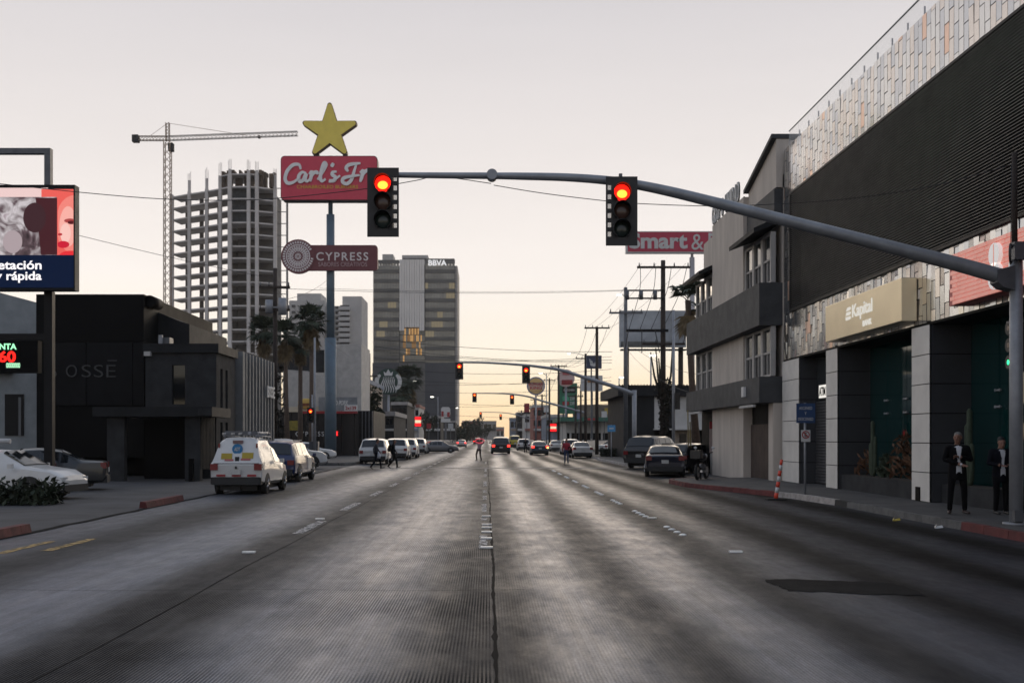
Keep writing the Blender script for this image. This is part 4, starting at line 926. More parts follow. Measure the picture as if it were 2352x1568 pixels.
mast_far(150, [(1345, 948), (1300, 936), (1250, 922), (1215, 911), (1176, 905), (1130, 903), (1088, 903)], [(1090, 902), (1176, 907)], .17, 'third signal mast from the camera with two small red lights', sc=.95)
mast_far(265, [(1250, 973), (1210, 960), (1180, 951), (1150, 947), (1102, 946)], [(1104, 946), (1150, 951)], .17, 'farthest signal mast whose two red lights hang close over the horizon', sc=1.0)
# left corner post-mounted signal
Yl = 78; t = thing('signal_post', 'pale grey signal post with one red light before the restaurant', 'traffic light', (AX(723, Yl), Yl, .0))
b = MB(); b.cyl(AX(723, Yl), Yl, 0, AZ(775, Yl), .10, .07, 10); b.build('pole', galv, t); b = MB(); b.cyl(AX(712, Yl), Yl + 1, 0, AZ(905, Yl), .05, n=8); b.build('side_pole', galv, t)
signal_head(t, AX(715, Yl), Yl - .3, AZ(936, Yl), .8, False)
part('bracket', galv_d, t, (AX(715, Yl), AX(723, Yl), Yl - .1, Yl + .02, AZ(950, Yl), AZ(948, Yl))); part('control_cabinet', galv_d, t, (AX(709, Yl), AX(729, Yl), Yl + .2, Yl + .9, 0, 1.55))
t = thing('signal_post', 'grey signal post with dark side facing head beside the leafy utility pole', 'traffic light', (AX(1547, 72), 72, .0))
b = MB(); b.cyl(AX(1547, 72), 72, 0, AZ(712, 72), .11, .08, 10); b.build('pole', galv, t); part('signal_head', sig_b, t, (AX(1550, 72), AX(1561, 72), 72 - .2, 72 + .15, AZ(940, 72), AZ(902, 72))); part('bracket', galv_d, t, (AX(1547, 72), AX(1551, 72), 71.95, 72.02, AZ(935, 72), AZ(933, 72)), (AX(1547, 72), AX(1551, 72), 71.95, 72.02, AZ(909, 72), AZ(907, 72)))
b = MB(); b.box(AX(1522, 66), AX(1546, 66), 66, 66.4, 0, AZ(1017, 66)); o = b.build('utility_cabinet', M('weathered cabinet', (.20, .18, .15), .7, var=.3, scale=4), None); tag(bevel(o, .03), 'small weathered grey utility cabinet behind the dark blue sedan', 'cabinet')

# ================================================================ utility poles, wires, street lamps
lamp_on = EM('lamp lit', (1, .95, .82), 6)
def upole(px, ptop, Y, lab, arms=((.6, 2.4),), r=.16, m=wood, zb=.1, xform=0, lamp=None):
    x = AX(px, Y); zt = AZ(ptop, Y); t = thing('utility_pole', lab, 'pole', (x, Y, zb), group='utility poles along the street')
    b = MB(); b.cyl(x, Y, zb - .1, zt, r, r * .72, 10); b.build('pole', m, t)
    for (dz, L) in arms:
        a = part('crossarm', m, t, (x - L / 2, x + L / 2, Y - r - .1, Y - r * .7, zt - dz - .07, zt - dz + .07))
        b = MB()
        for k in (-.46, -.18, .2, .46): b.cyl(x + k * L, Y - r - .04, zt - dz + .07, zt - dz + .3, .05, .03, 6)
        b.build('insulator', galv_d, a)
    if xform:
        b = MB()
        for k in range(xform): b.cyl(x - .5 - .75 * k if xform > 1 else x - .45, Y - r - .2, zt - 3.6, zt - 2.6, .24, .24, 12)
        b.build('transformer', galv, t)
    if lamp: 
        lx, lz = A(lamp[0], lamp[1], Y); b = MB(); b.tube(smoothpts([(x, Y, lz - .35), ((x + lx) / 2, Y, lz - .02), (lx, Y, lz)], 3), .035, 6); b.build('lamp_arm', galv, t); part('lamp_head', lamp_on, t, (lx - .22, lx + .12, Y - .12, Y + .12, lz - .1, lz))
    return t
P1 = upole(1523, 598, 77, 'tall dark utility pole wrapped in dead creeper right of the street', ((.5, 3.6), (5.7, 2.9)), .21)
x1 = AX(1523, 77)
part('transformer_rack', blackm, P1, (x1 - 2.6, x1 + .1, 76.7, 76.8, AZ(668, 77) - .05, AZ(668, 77) + .05), (x1 - 2.6, x1 + .1, 76.7, 76.8, AZ(686, 77) - .05, AZ(686, 77) + .05), (x1 - 2.55, x1 + .3, 76.6, 76.78, AZ(760, 77) - .09, AZ(760, 77) + .09))
for k in range(3): b = MB(); b.cyl(x1 - 2.5 + k * .95, 76.6, AZ(686, 77) - .1, AZ(668, 77), .14, .14, 10); b.build('fuse', galv_d, P1)
b = MB()
for k in range(4):
    a = Vector((x1 - 1.6 + k * 1.05, 76.6, AZ(615, 77))); c = Vector((x1 - 2.4 + k * .75, 76.6, AZ(760, 77))); b.tube(smoothpts([a, a.lerp(c, .45) + Vector((.3, 0, .2)), c], 4), .02, 4, False)
for k in range(3): c = Vector((x1 - 2.4 + k * .9, 76.6, AZ(760, 77))); b.tube([c, c + Vector((.3 * (k - 1), 0, -1.5))], .035, 5, False)
b.build('jumper_wire', wire_m, P1)
b = MB(); random.seed(31); lf = M('dead creeper', (.022, .020, .014), .9, var=.4, scale=4)
for i in range(900):
    z = random.uniform(0, 5.6); rr = .28 + .32 * math.exp(-((z - 4.9) / 1.0) ** 2) + .12 * random.random(); a = random.uniform(0, 6.28); rr *= random.uniform(.5, 1)
    c = Vector((x1 + .1 + math.cos(a) * rr, 77 + math.sin(a) * rr, z + .2)); d = Vector((random.uniform(-1, 1), random.uniform(-1, 1), random.uniform(-1, 1))).normalized() * random.uniform(.1, .26); w = d.cross(Vector((.1, .4, .9))).normalized() * .07; b.quad(c - d, c + w, c + d, c - w)
b.cyl(x1 + .1, 77.1, .05, 5.4, .3, .24, 9)
for dx, h in ((-.85, 7.6), (-.5, 7.9), (.75, 9.6), (-.3, 7.2)): b.tube([(x1 + dx * .2, 77, 4.6), (x1 + dx * .7, 77, 6.0), (x1 + dx, 77, h)], [.1, .07, .04], 6)
b.build('creeper', lf, P1)
P2 = upole(1437, 660, 88, 'grey concrete utility pole with a street lamp before the grey billboard', ((2.0, 2.6),), .19, galv_d, lamp=(1424, 676))
P3 = upole(1371, 750, 112, 'brown utility pole nearest the white kerb on the right', ((.15, 2.5),), .19)
P4 = upole(1345, 812, 135, 'utility pole with lamp just left of the brown kerbside pole', ((.6, 2.4),), .19, lamp=(1308, 811))
P5 = upole(1283, 838, 165, 'utility pole behind the round signs at the petrol price board', ((.2, 2.4),), .19)
P6 = upole(1262, 868, 190, 'thin utility pole beside the round burger sign', ((.4, 2.0),), .18)
P7 = upole(1245, 905, 220, 'short distant utility pole left of the thin pole', ((.3, 2.0),), .2)
P8 = upole(1322, 905, 150, 'utility pole rising behind the green price board', ((.3, 2.0),), .16)
P9 = upole(1213, 930, 300, 'farthest utility pole at the end of the right pavement', ((.3, 2.4),), .24)
upole(1228, 915, 245, 'thin dark pole between the round burger sign and the third mast light', ((.3, 1.8),), .2); upole(1198, 942, 340, 'tiny distant pole where the right shops meet the sky', ((.3, 2.2),), .24); upole(1334, 882, 146, 'slim pole between the price board and the pale sign board', ((.4, 1.9),), .15); upole(1302, 900, 178, 'dark pole in line with the pink round sign', ((.5, 2.0),), .19)
Q1 = upole(632, 616, 70, 'left utility pole with two pale transformers above the finned building', ((1.2, 1.9), (2.6, 1.9)), .17)
b = MB(); xq = AX(632, 70)
b.cyl(xq - .32, 69.7, AZ(720, 70), AZ(690, 70), .24, n=12); b.cyl(xq + .5, 69.7, AZ(724, 70), AZ(686, 70), .26, n=12); b.box(xq - .3, xq + .5, 69.7, 69.95, AZ(708, 70), AZ(705, 70)); b.build('transformer', galv, Q1)
b = MB(); random.seed(8)
for i in range(300):
    z = random.uniform(0, 6.2); a = random.uniform(0, 6.28); rr = random.uniform(.15, .5); c = Vector((xq + .1 + math.cos(a) * rr, 70 + math.sin(a) * rr, z)); d = Vector((random.uniform(-1, 1), random.uniform(-1, 1), random.uniform(-1, 1))).normalized() * .25; w = d.cross(Vector((.1, .4, .9))).normalized() * .06; b.quad(c - d, c + w, c + d, c - w)
b.build('creeper', lf, Q1)
Q2 = upole(848, 812, 130, 'dark utility pole left of the round coffee sign', ((2.6, 2.0),), .2)
# wires along the right hand poles and across the street
def wires(parent, spans, r=.012):
    for p, q, d in spans:
        b = MB(); b.tube(sag(p, q, d), r, 4, False); b.build('wire', wire_m, parent)
def top(px, py, Y, dx=0): x, z = A(px, py, Y); return (x + dx, Y - .2, z)
for dx in (-1.5, -.5, 1.5): wires(P1, [(top(1523, 606, 77, dx), top(1371, 754, 112, dx * .75), .5)], .014)
for dx in (-1.0, .0, 1.0): wires(P3, [(top(1371, 754, 112, dx), top(1345, 816, 135, dx), .4), (top(1345, 818, 135, dx), top(1283, 842, 165, dx), .5)], .018)
for dx in (-.9, .9): wires(P5, [(top(1283, 842, 165, dx), top(1262, 872, 190, dx), .4), (top(1262, 872, 190, dx), top(1245, 908, 220, dx), .4), (top(1245, 908, 220, dx), top(1213, 933, 300, dx), 1)], .03)
wires(Q1, [((xq, 70, AZ(662, 70)), top(1437, 668, 88), .25), ((xq, 70, AZ(640, 70)), (-30, 40, 13.5), .5), ((xq, 70, AZ(660, 70)), top(848, 840, 130), .8), ((xq, 70, AZ(690, 70)), top(757, 640, 99), .4)], .014)
for (yl_, yr_, Y_, d, par) in ((778, 812, 90, .3, P2), (795, 830, 100, .5, P2), (806, 836, 112, .3, P3), (822, 822, 120, .4, P3), (842, 850, 128, .7, P3), (866, 876, 135, .6, P4), (882, 868, 150, .5, P5), (898, 884, 165, .7, P5), (922, 928, 190, .5, P6), (932, 912, 210, .8, P7), (947, 958, 230, .6, P7)):
    wires(par, [((AX(950 if Y_ > 150 else 860, Y_), Y_, AZ(yl_, Y_)), (AX(1400, Y_), Y_ - 2, AZ(yr_, Y_)), d)], .012 + .00006 * Y_)
wires(P2, [((-13, 88, AZ(662, 88)), (AX(1437, 88), 88, AZ(666, 88)), .2), (top(1437, 690, 88), top(1371, 800, 112), .4), (top(1457, 800, 84), top(1600, 860, 70), .3), (top(1437, 800, 88), top(1580, 900, 66), .5)])
def street_lamp(px, py_head, Y, side, lab, ph=None):
    x, z = A(px, py_head, Y); t = thing('street_lamp', lab, 'street lamp', (x, Y, .1), group='street lamps along the boulevard')
    b = MB(); b.cyl(x, Y, .05, z + .1, .09, .06, 8); b.tube(smoothpts([(x, Y, z - .3), (x + side * .6, Y, z + .12), (x + side * 1.3, Y, z + .15)], 3), .045, 6); b.build('pole', galv, t)
    part('lamp_head', lamp_on, t, (x + side * 1.0 - .3, x + side * 1.0 + .3, Y - .15, Y + .15, z + .0, z + .12))
street_lamp(1495, 818, 95, .2, 'street lamp glowing in front of the black fronted shop'); street_lamp(1422, 868, 120, .3, 'street lamp glowing between the blue sign and the black shop')
street_lamp(1255, 858, 180, -.9, 'street lamp with a bright head left of the round signs'); street_lamp(1006, 912, 230, -1.2, 'street lamp before the dark base of the office tower'); street_lamp(948, 876, 190, .4, 'street lamp above the palm by the coffee sign')
street_lamp(1048, 937, 330, .2, 'distant street lamp at the right edge of the office tower')

# ================================================================ signs further down the street
def round_sign(px, py, r, Y, cols, lab, name='round_sign', pole=True, ell=1.0):
    x, z = A(px, py, Y); rr = r * Y / F; t = thing(name, lab, 'sign', (x, Y, .1))
    b = MB(); n = 36; b.prism([(x + math.cos(6.2832 * i / n) * rr * ell, z + math.sin(6.2832 * i / n) * rr) for i in range(n)], 'y', Y, Y + .5); b.build('sign_case', cols[0], t)
    if pole: b = MB(); b.cyl(x, Y + .25, .05, z - rr + .1, .16, n=10); b.build('pole', galv, t)
    return t, x, z, rr
gs = M('sign green', (.010, .040, .030), .5, var=.1); sw_ = M('sign white', (.50, .50, .49), .5, var=.06)
t, x, z, rr = round_sign(892, 876, 30, 150, [gs], 'round dark green coffee shop sign with white wavy emblem')
b = MB(); yy = 149.97
for k in range(-3, 4):
    wv = [(x + k * .125 * rr * (1 + .1 * j) + .045 * rr * math.sin(j * 1.7), z + rr * (.35 - j * .2)) for j in range(7)]
    stroke(b, wv, .075 * rr, yy - .06 - .004 * (k + 3), .05, 3)
for s_ in (-1, 1): stroke(b, [(x + s_ * rr * .62, z + rr * .52), (x + s_ * rr * .86, z + rr * .18), (x + s_ * rr * .84, z - rr * .3), (x + s_ * rr * .55, z - rr * .6)], .3 * rr, yy - .095, .05, 4)
b.prism([(x - .3 * rr, z + .45 * rr), (x - .36 * rr, z + .78 * rr), (x - .18 * rr, z + .64 * rr), (x, z + .95 * rr), (x + .18 * rr, z + .64 * rr), (x + .36 * rr, z + .78 * rr), (x + .3 * rr, z + .45 * rr)], 'y', yy - .05, yy)
b.build('emblem', sw_, t)
t, x, z, rr = round_sign(1231, 886, 21, 210, [M('sign blue rim', (.18, .20, .32), .5, var=.05)], 'round burger restaurant sign with red lettering between gold bun halves')
b = MB(); b.prism([(x + math.cos(R(a)) * rr * .86, z + math.sin(R(a)) * rr * .86) for a in range(25, 156, 8)], 'y', 209.9, 209.97); b.prism([(x + math.cos(R(a)) * rr * .86, z + math.sin(R(a)) * rr * .86) for a in range(205, 336, 8)], 'y', 209.9, 209.97); b.build('bun', M('sign bun', (.60, .40, .16), .5, var=.05), t)
part('sign_field', M('sign field', (.52, .42, .34), .5, var=.05), t, (x - rr * .85, x + rr * .85, 209.95, 209.99, z - rr * .36, z + rr * .36)); text('lettering', 'BURGER', M('sign letter red', (.42, .05, .05), .5, var=0), t, (x, 209.94, z + .22 * rr), rr * 1.6, rr * .36, 'cam', .04, .03); text('lettering', 'KING', MATS['sign letter red'], t, (x, 209.94, z - .2 * rr), rr * 1.3, rr * .36, 'cam', .04, .03)
t, x, z, rr = round_sign(1300, 868, 20, 170, [M('sign pinkish', (.55, .40, .38), .5, var=.06)], 'round pink and white sign with red lips shape over the green price board')
part('sign_mark', redp, t, (x - rr * .5, x + rr * .75, 169.9, 169.98, z - rr * .75, z - rr * .2)); part('sign_top', M('sign rose red', (.42, .10, .10), .5, var=0), t, (x - rr * .4, x + rr * .4, 169.9, 169.98, z + rr * .35, z + rr * .75))
Yg = 172; t = thing('price_board', 'green petrol station price board with white figures', 'sign', (AX(1308, Yg), Yg, .1))
part('sign_case', M('sign station green', (.03, .17, .10), .5, var=.08), t, bx(1285, 1326, 880, 950, Yg, Yg, Yg + .5)); part('dark_panel', dkpanel, t, bx(1292, 1322, 888, 902, Yg, Yg - .06, Yg - .003)); part('red_panel', redp, t, bx(1292, 1307, 922, 930, Yg, Yg - .06, Yg - .003)); part('green_panel', M('sign light green', (.06, .33, .19), .5, var=0), t, bx(1292, 1307, 910, 920, Yg, Yg - .06, Yg - .003))
text('lettering', '2397', sw_, t, (AX(1316, Yg), Yg - .02, AZ(915, Yg)), .95, .5, 'cam', .04, .02); text('lettering', '2397', sw_, t, (AX(1316, Yg), Yg - .02, AZ(926, Yg)), .95, .5, 'cam', .04, .02); text('lettering', 'GASOLINERA', sw_, t, (AX(1307, Yg), Yg - .08, AZ(895, Yg)), 1.7, .4, 'cam', .02, .02)
part('leg', galv_d, t, bx(1292, 1296, 950, 1008, Yg, Yg + .1, Yg + .4), bx(1316, 1320, 950, 1008, Yg, Yg + .1, Yg + .4))
Yn = 130; t = thing('blue_sign', 'navy square sign with white angular mark high on a post', 'sign', (AX(1362, Yn), Yn, .1))
part('sign_case', M('sign navy', (.035, .045, .085), .5, var=.08), t, bx(1347, 1382, 816, 846, Yn, Yn, Yn + .4)); b = MB(); b.prism([(AX(1353, Yn), AZ(823, Yn)), (AX(1360, Yn), AZ(829, Yn)), (AX(1364, Yn), AZ(836, Yn)), (AX(1368, Yn), AZ(829, Yn)), (AX(1375, Yn), AZ(822, Yn)), (AX(1372, Yn), AZ(839, Yn)), (AX(1364, Yn), AZ(842, Yn)), (AX(1356, Yn), AZ(839, Yn))], 'y', Yn - .06, Yn - .003); b.build('emblem', sw_, t); part('pole', galv_d, t, bx(1357, 1360, 846, 1008, Yn, Yn + .1, Yn + .3))
t = thing('shop_sign', 'pale sign board with an orange stripe under the navy sign', 'sign', (AX(1365, 140), 140, .1)); part('sign_case', sw_, t, bx(1334, 1384, 862, 898, 140, 140, 140.4)); part('stripe', M('orange stripe', (.50, .22, .06), .5, var=0), t, bx(1350, 1378, 870, 878, 140, 139.9, 139.99)); part('pole', galv_d, t, bx(1358, 1362, 898, 1008, 140, 140.1, 140.3))
def lit_shop(px0, px1, py0, py1, Y, lab):
    t = thing('lit_shop_sign', lab, 'sign', (AX((px0 + px1) / 2, Y), Y, .1)); h = (py1 - py0) / 3; rm = EM('sign lit red', (1, .015, .02), 1.6); cm = EM('sign lit cream', (.95, .75, .5), 1.0)
    part('sign_case', blackm, t, bx(px0 - 1, px1 + 1, py0 - 1, py1 + 1, Y, Y + .01, Y + .4))
    for k, mm in enumerate((rm, cm, rm)): part('sign_band', mm, t, bx(px0, px1, py0 + k * h, py0 + (k + 1) * h - .6, Y, Y - .05, Y + .005))
    part('pole', galv, t, bx((px0 + px1) / 2 - 1.2, (px0 + px1) / 2 + 1.2, py1, 1008, Y, Y + .1, Y + .3))
for (px, y0, y1, w_, Y_, mt, lab) in ((1210, 926, 946, 12, 240, redp, 'small tall red board left of the round burger sign'), (1256, 936, 946, 14, 205, sw_, 'small white board below the round burger sign'), (1330, 948, 962, 10, 150, MATS['sign blue rim'], 'small blue plate near the green price board'), (1388, 944, 958, 12, 128, sw_, 'small white plate right of the brown kerbside pole'), (1240, 956, 966, 12, 250, MATS['sign letter red'], 'little red shop board low over the far right kerb'), (985, 972, 984, 10, 200, redp, 'narrow red banner on a pole left of the office tower base'), (1035, 972, 984, 12, 280, sw_, 'small pale board right of the white pylon sign'), (918, 962, 978, 14, 150, sw_, 'small framed pale board under the coffee sign')):
    t = thing('small_sign', lab, 'sign', (AX(px, Y_), Y_, .1)); part('board', mt, t, bx(px - w_ / 2, px + w_ / 2, y0, y1, Y_, Y_, Y_ + .15)); part('pole', galv_d, t, bx(px - .8, px + .8, y1, 1009, Y_, Y_ + .02, Y_ + .12))
lit_shop(953, 967, 957, 979, 165, 'lit red and cream shop sign on the left pavement'); lit_shop(1261, 1278, 973, 991, 190, 'lit red and cream shop sign on the right pavement')
t = thing('pylon_sign', 'white pylon sign with red marks in front of the office tower', 'sign', (AX(1023, 260), 260, .1)); b = MB(); b.prism(roundrect(AX(1013, 260), AX(1034, 260), AZ(958, 260), AZ(934, 260), .6), 'y', 260, 260.4); b.build('sign_case', sw_, t); part('mark', redp, t, bx(1014, 1019, 944, 956, 260, 259.9, 259.99), bx(1027, 1033, 946, 957, 260, 259.9, 259.99)); part('lower_board', sw_, t, bx(1013, 1034, 961, 969, 260, 260, 260.4)); part('pole', galv_d, t, bx(1021, 1026, 958, 1008, 260, 260.45, 260.7))
Ys = 130; t = thing('store_sign', 'long red Smart & F store sign above the office roofline', 'sign', (AX(1591, Ys), Ys, .1))
part('sign_case', sw_, t, bx(1438, 1690, 531, 581, Ys, Ys + .01, Ys + .8)); part('sign_face', M('store red', (.40, .022, .06), .45, var=.06), t, bx(1442, 1688, 533, 578, Ys, Ys - .03, Ys + .005))
text('lettering', 'Smart', sw_, t, (AX(1512, Ys), Ys - .035, AZ(553, Ys)), 134 * Ys / F, 37 * Ys / F, 'cam', .04, .035); text('lettering', '&', sw_, t, (AX(1602, Ys), Ys - .035, AZ(556, Ys)), 28 * Ys / F, 36 * Ys / F, 'cam', .04, .0); text('lettering', 'Final', sw_, t, (AX(1656, Ys), Ys - .035, AZ(554, Ys)), 58 * Ys / F, 38 * Ys / F, 'cam', .04, .03)
b = MB(); b.cyl(AX(1591, Ys), Ys + .4, .05, AZ(590, Ys), .34, .3, 12); b.cyl(AX(1591, Ys), Ys + .4, AZ(590, Ys), AZ(575, Ys), .16, n=12); b.build('pole', M('pale pole', (.36, .34, .34), .5, .1, var=.08), t)
Yb = 104; t = thing('billboard', 'blank grey billboard on posts behind the utility pole', 'billboard', (AX(1500, Yb), Yb, .1)); part('panel', M('faded poster', (.30, .32, .34), .6, var=.3, scale=.35), t, bx(1423, 1576, 713, 797, Yb, Yb, Yb + .4)); part('panel_strip', M('faded strip', (.12, .125, .12), .7, var=.5, scale=.8), t, bx(1426, 1540, 784, 796, Yb, Yb - .03, Yb - .003)); part_each('post', wood, t, bx(1561, 1571, 797, 1008, Yb, Yb + .42, Yb + .8), bx(1440, 1446, 797, 1008, Yb, Yb + .42, Yb + .8)); part('walkway', blackm, t, bx(1425, 1575, 802, 805, Yb, Yb - .5, Yb + .4)); part('poster_edge', galv, t, bx(1544, 1547, 713, 797, Yb, Yb - .06, Yb - .003))
# parking and stopping signs on the right pavement
Yz = 33.0; xz = AX(1849, Yz); t = thing('stopping_sign', 'blue ASCENSO Y DESCENSO sign over a no parking plate on a thin post', 'sign', (xz, Yz, .15)); b = MB(); b.cyl(xz, Yz, .15, AZ(925, Yz), .035, n=8); b.build('post', galv, t)
pn = part('blue_panel', M('sign blue', (.012, .045, .13), .45, var=.08), t, bx(1828, 1871, 926, 971, Yz, Yz - .06, Yz - .04))
for s_, yy in (('ASCENSO', 937), ('Y', 949), ('DESCENSO', 962)): text('lettering', s_, sw_, pn, (xz, Yz - .062, AZ(yy, Yz)), (.44 if s_[0] == 'D' else .38) if s_ != 'Y' else .06, .085, 'cam', .006, .0)
pl_ = part('no_parking_plate', sw_, t, bx(1839, 1860, 987, 1014, Yz, Yz - .06, Yz - .04)); b = MB(); x, z = A(1849.5, 998, Yz)
for i in range(24):
    a, c = 6.2832 * i / 24, 6.2832 * (i + 1) / 24; b.quad(*[(x + math.cos(q) * r_, Yz - .063, z + math.sin(q) * r_) for r_, q in ((.085, a), (.115, a), (.115, c), (.085, c))])
stroke(b, [(x - .08, z + .08), (x, z), (x + .08, z - .08)], .035, Yz - .066, .003, 3); b.build('ring', redp, pl_); text('lettering', 'E', black, pl_, (x, Yz - .061, z), .07, .12, 'cam', .002, .01)
xd, yd = G(1782, 1148); t = thing('delineator', 'leaning orange and white striped delineator post on the road by the kerb', 'post', (xd, yd, 0)); om = M('delineator orange', (.62, .06, .03), .5, var=.08)
part('base', rubber, t, (xd - .28, xd + .28, yd - .2, yd + .2, .0, .05)); n_ = 7; hh = 1.12; lean = .17
for k in range(n_):
    a, c = k / n_, (k + 1) / n_; b = MB(); b.tube([(xd + lean * a, yd, .05 + hh * a), (xd + lean * c, yd, .05 + hh * c)], [.062 - .02 * a, .062 - .02 * c], 12); b.build('band', om if k % 2 == 0 else sw_, t)
for (px, py, c, lab) in ((2122, 1141, sw_, 'scrap of white paper at the foot of the third bank pillar'), (2058, 1196, M('yellow scrap', (.4, .3, .03), .6, var=0), 'yellow scrap of litter against the grey kerb'), (2155, 1213, sw_, 'white and dark scrap of litter by the kerb before the two men')):
    x, y = G(px, py, .15 if py < 1150 else 0); b = MB(); z = .15 if py < 1150 else 0
    b.quad((x - .1, y - .08, z + .005), (x + .08, y - .06, z + .02), (x + .1, y + .06, z + .06), (x - .04, y + .09, z + .03)); b.quad((x - .1, y - .08, z + .006), (x - .04, y + .09, z + .031), (x - .02, y + .02, z + .09)); tag(b.build('litter', c), lab, 'litter')

t = thing('barrier_arm', 'white barrier arm poking in at the left frame edge above the parked cars', 'barrier', (AX(-60, 33), 33, 0)); b = MB(); b.tube([(AX(-75, 33), 33, 1.72), (AX(24, 33), 33, 1.70)], .075, 12); b.build('arm', sw_, t); part('post', galv_d, t, (AX(-75, 33), AX(-55, 33), 32.9, 33.2, .01, 1.75))
# ================================================================ shops and blocks further down
shp = M('white shop wall', (.46, .45, .43), .75, var=.15, scale=.4)
Yq = 93; t = thing('black_fronted_shop', 'shop with black corrugated fascia and white side wall past the office', 'building', (AX(1530, Yq), Yq, 0))
part('black_front', dkpanel, t, bx(1438, 1503, 890, 1050, Yq, Yq, Yq + 14)); part('fascia', dkpanel, t, (AX(1418, Yq), AX(1700, Yq), Yq - .5, Yq + 14, AZ(909, Yq), AZ(885, Yq)))
for k in range(30): part('fascia_rib', blackm, t, (AX(1420 + k * 7, Yq), AX(1422.5 + k * 7, Yq), Yq - .56, Yq - .503, AZ(890, Yq), AZ(883, Yq)))
part('white_wall', shp, t, bx(1503, 1519, 910, 985, Yq, Yq, Yq + 13), bx(1548, 1700, 910, 985, Yq, Yq, Yq + 13)); part('dark_infill', dkpanel, t, bx(1519, 1548, 910, 985, Yq, Yq + .2, Yq + 13)); part('lower_wall', tan, t, bx(1548, 1600, 985.5, 1060, Yq, Yq + .4, Yq + 13)); part('lower_recess', black, t, bx(1503, 1548, 985.5, 1060, Yq, Yq + 1, Yq + 13), bx(1600, 1700, 985.5, 1060, Yq, Yq + 1, Yq + 13)); part('ledge', shp, t, bx(1500, 1700, 984, 987, Yq, Yq - .6, Yq - .003)); part('window', glass_d, t, bx(1562, 1578, 995, 1035, Yq, Yq + .3, Yq + .395))
Yq = 165; t = thing('petrol_shop', 'low white forecourt shop with green fascia band on the right', 'building', (AX(1350, Yq), Yq, 0))
part('wall', shp, t, bx(1300, 1420, 968, 1012, Yq, Yq, Yq + 20)); part('fascia', M('fascia green', (.03, .12, .08), .5, var=.1), t, (AX(1285, Yq), AX(1420, Yq), Yq - 3, Yq + 18, AZ(968, Yq) + .01, AZ(958, Yq))); part('fascia_panel', redp, t, bx(1345, 1362, 960, 966, Yq, Yq - 3.1, Yq - 3.003))
part('dark_opening', black, t, bx(1302, 1416, 994, 1010, Yq, Yq - .05, Yq - .003)); part('brown_upper', M('brown hoarding', (.16, .13, .10), .7, var=.2), t, bx(1335, 1415, 928, 957, Yq, Yq + 2, Yq + 12)); part('yellow_panel', M('yellow panel', (.42, .30, .05), .6, var=.1), t, bx(1392, 1402, 936, 950, Yq, Yq + 1.9, Yq + 1.99))
for k in range(5): part('pillar', shp, t, bx(1308 + k * 24, 1312 + k * 24, 968, 1010, Yq, Yq - .3, Yq - .06))
pal2 = [shp, offw, tan, conc_d, M('brick red wall', (.25, .09, .07), .8, var=.2), M('blue grey wall', (.20, .23, .28), .8, var=.15), concrete]
spec = [(1255, 1300, 958, 200, 5, 'pale blue shop with striped front beside the lit red sign'), (1225, 1262, 935, 235, 4, 'red fronted block on the right below the round burger sign'), (1205, 1240, 950, 280, 0, 'white shop block behind the red fronted block'), (1188, 1215, 950, 340, 3, 'dark flat roofed block at the far right kerb'), (1172, 1200, 962, 430, 5, 'hazy blue grey block at the right end of the street'), (1100, 1140, 968, 700, 6, 'pale block closing the street left of centre'), (1062, 1100, 968, 620, 4, 'brownish block with a billboard at the far left end of the street'), (1130, 1158, 982, 800, 0, 'low white block at the vanishing end of the street'),
        (846, 905, 955, 125, 3, 'dark cafe building under the round green sign'), (900, 935, 930, 175, 3, 'dark shop behind the parked white cars'), (925, 962, 935, 205, 1, 'pale shop front with a red strip behind the palm'), (962, 1012, 960, 270, 3, 'dark low shops at the foot of the office tower'), (770, 845, 880, 128, 2, 'tan walled house behind the restaurant annex'), (1010, 1046, 970, 320, 3, 'last dark block before the office tower corner')]
for (a, c, y, Yy, mi, lab) in spec:
    t = thing('street_block', lab, 'building', (AX((a + c) / 2, Yy), Yy, 0)); part('wall', pal2[mi], t, bx(a, c, y, 1010, Yy, Yy, Yy + 18))
    part('parapet', pal2[(mi + 3) % 7], t, (AX(a, Yy) - .15, AX(c, Yy) + .15, Yy - .2, Yy + 18.2, AZ(y, Yy) + .003, AZ(y, Yy) + .5)); n = max(2, int((c - a) / 9)); w = (c - a) / n
    for r_ in range(max(1, int((1000 - y) / 26))):
        for k in range(n):
            wz = y + 6 + r_ * 24; ww = part('window', glass_d, t, bx(a + k * w + 1.2, a + (k + 1) * w - 1.2, wz, wz + 13, Yy, Yy - .06, Yy - .003))
    part('fascia', pal2[(mi + 4) % 7], t, bx(a + 1, c - 1, 984, 989, Yy, Yy - .8, Yy - .003))
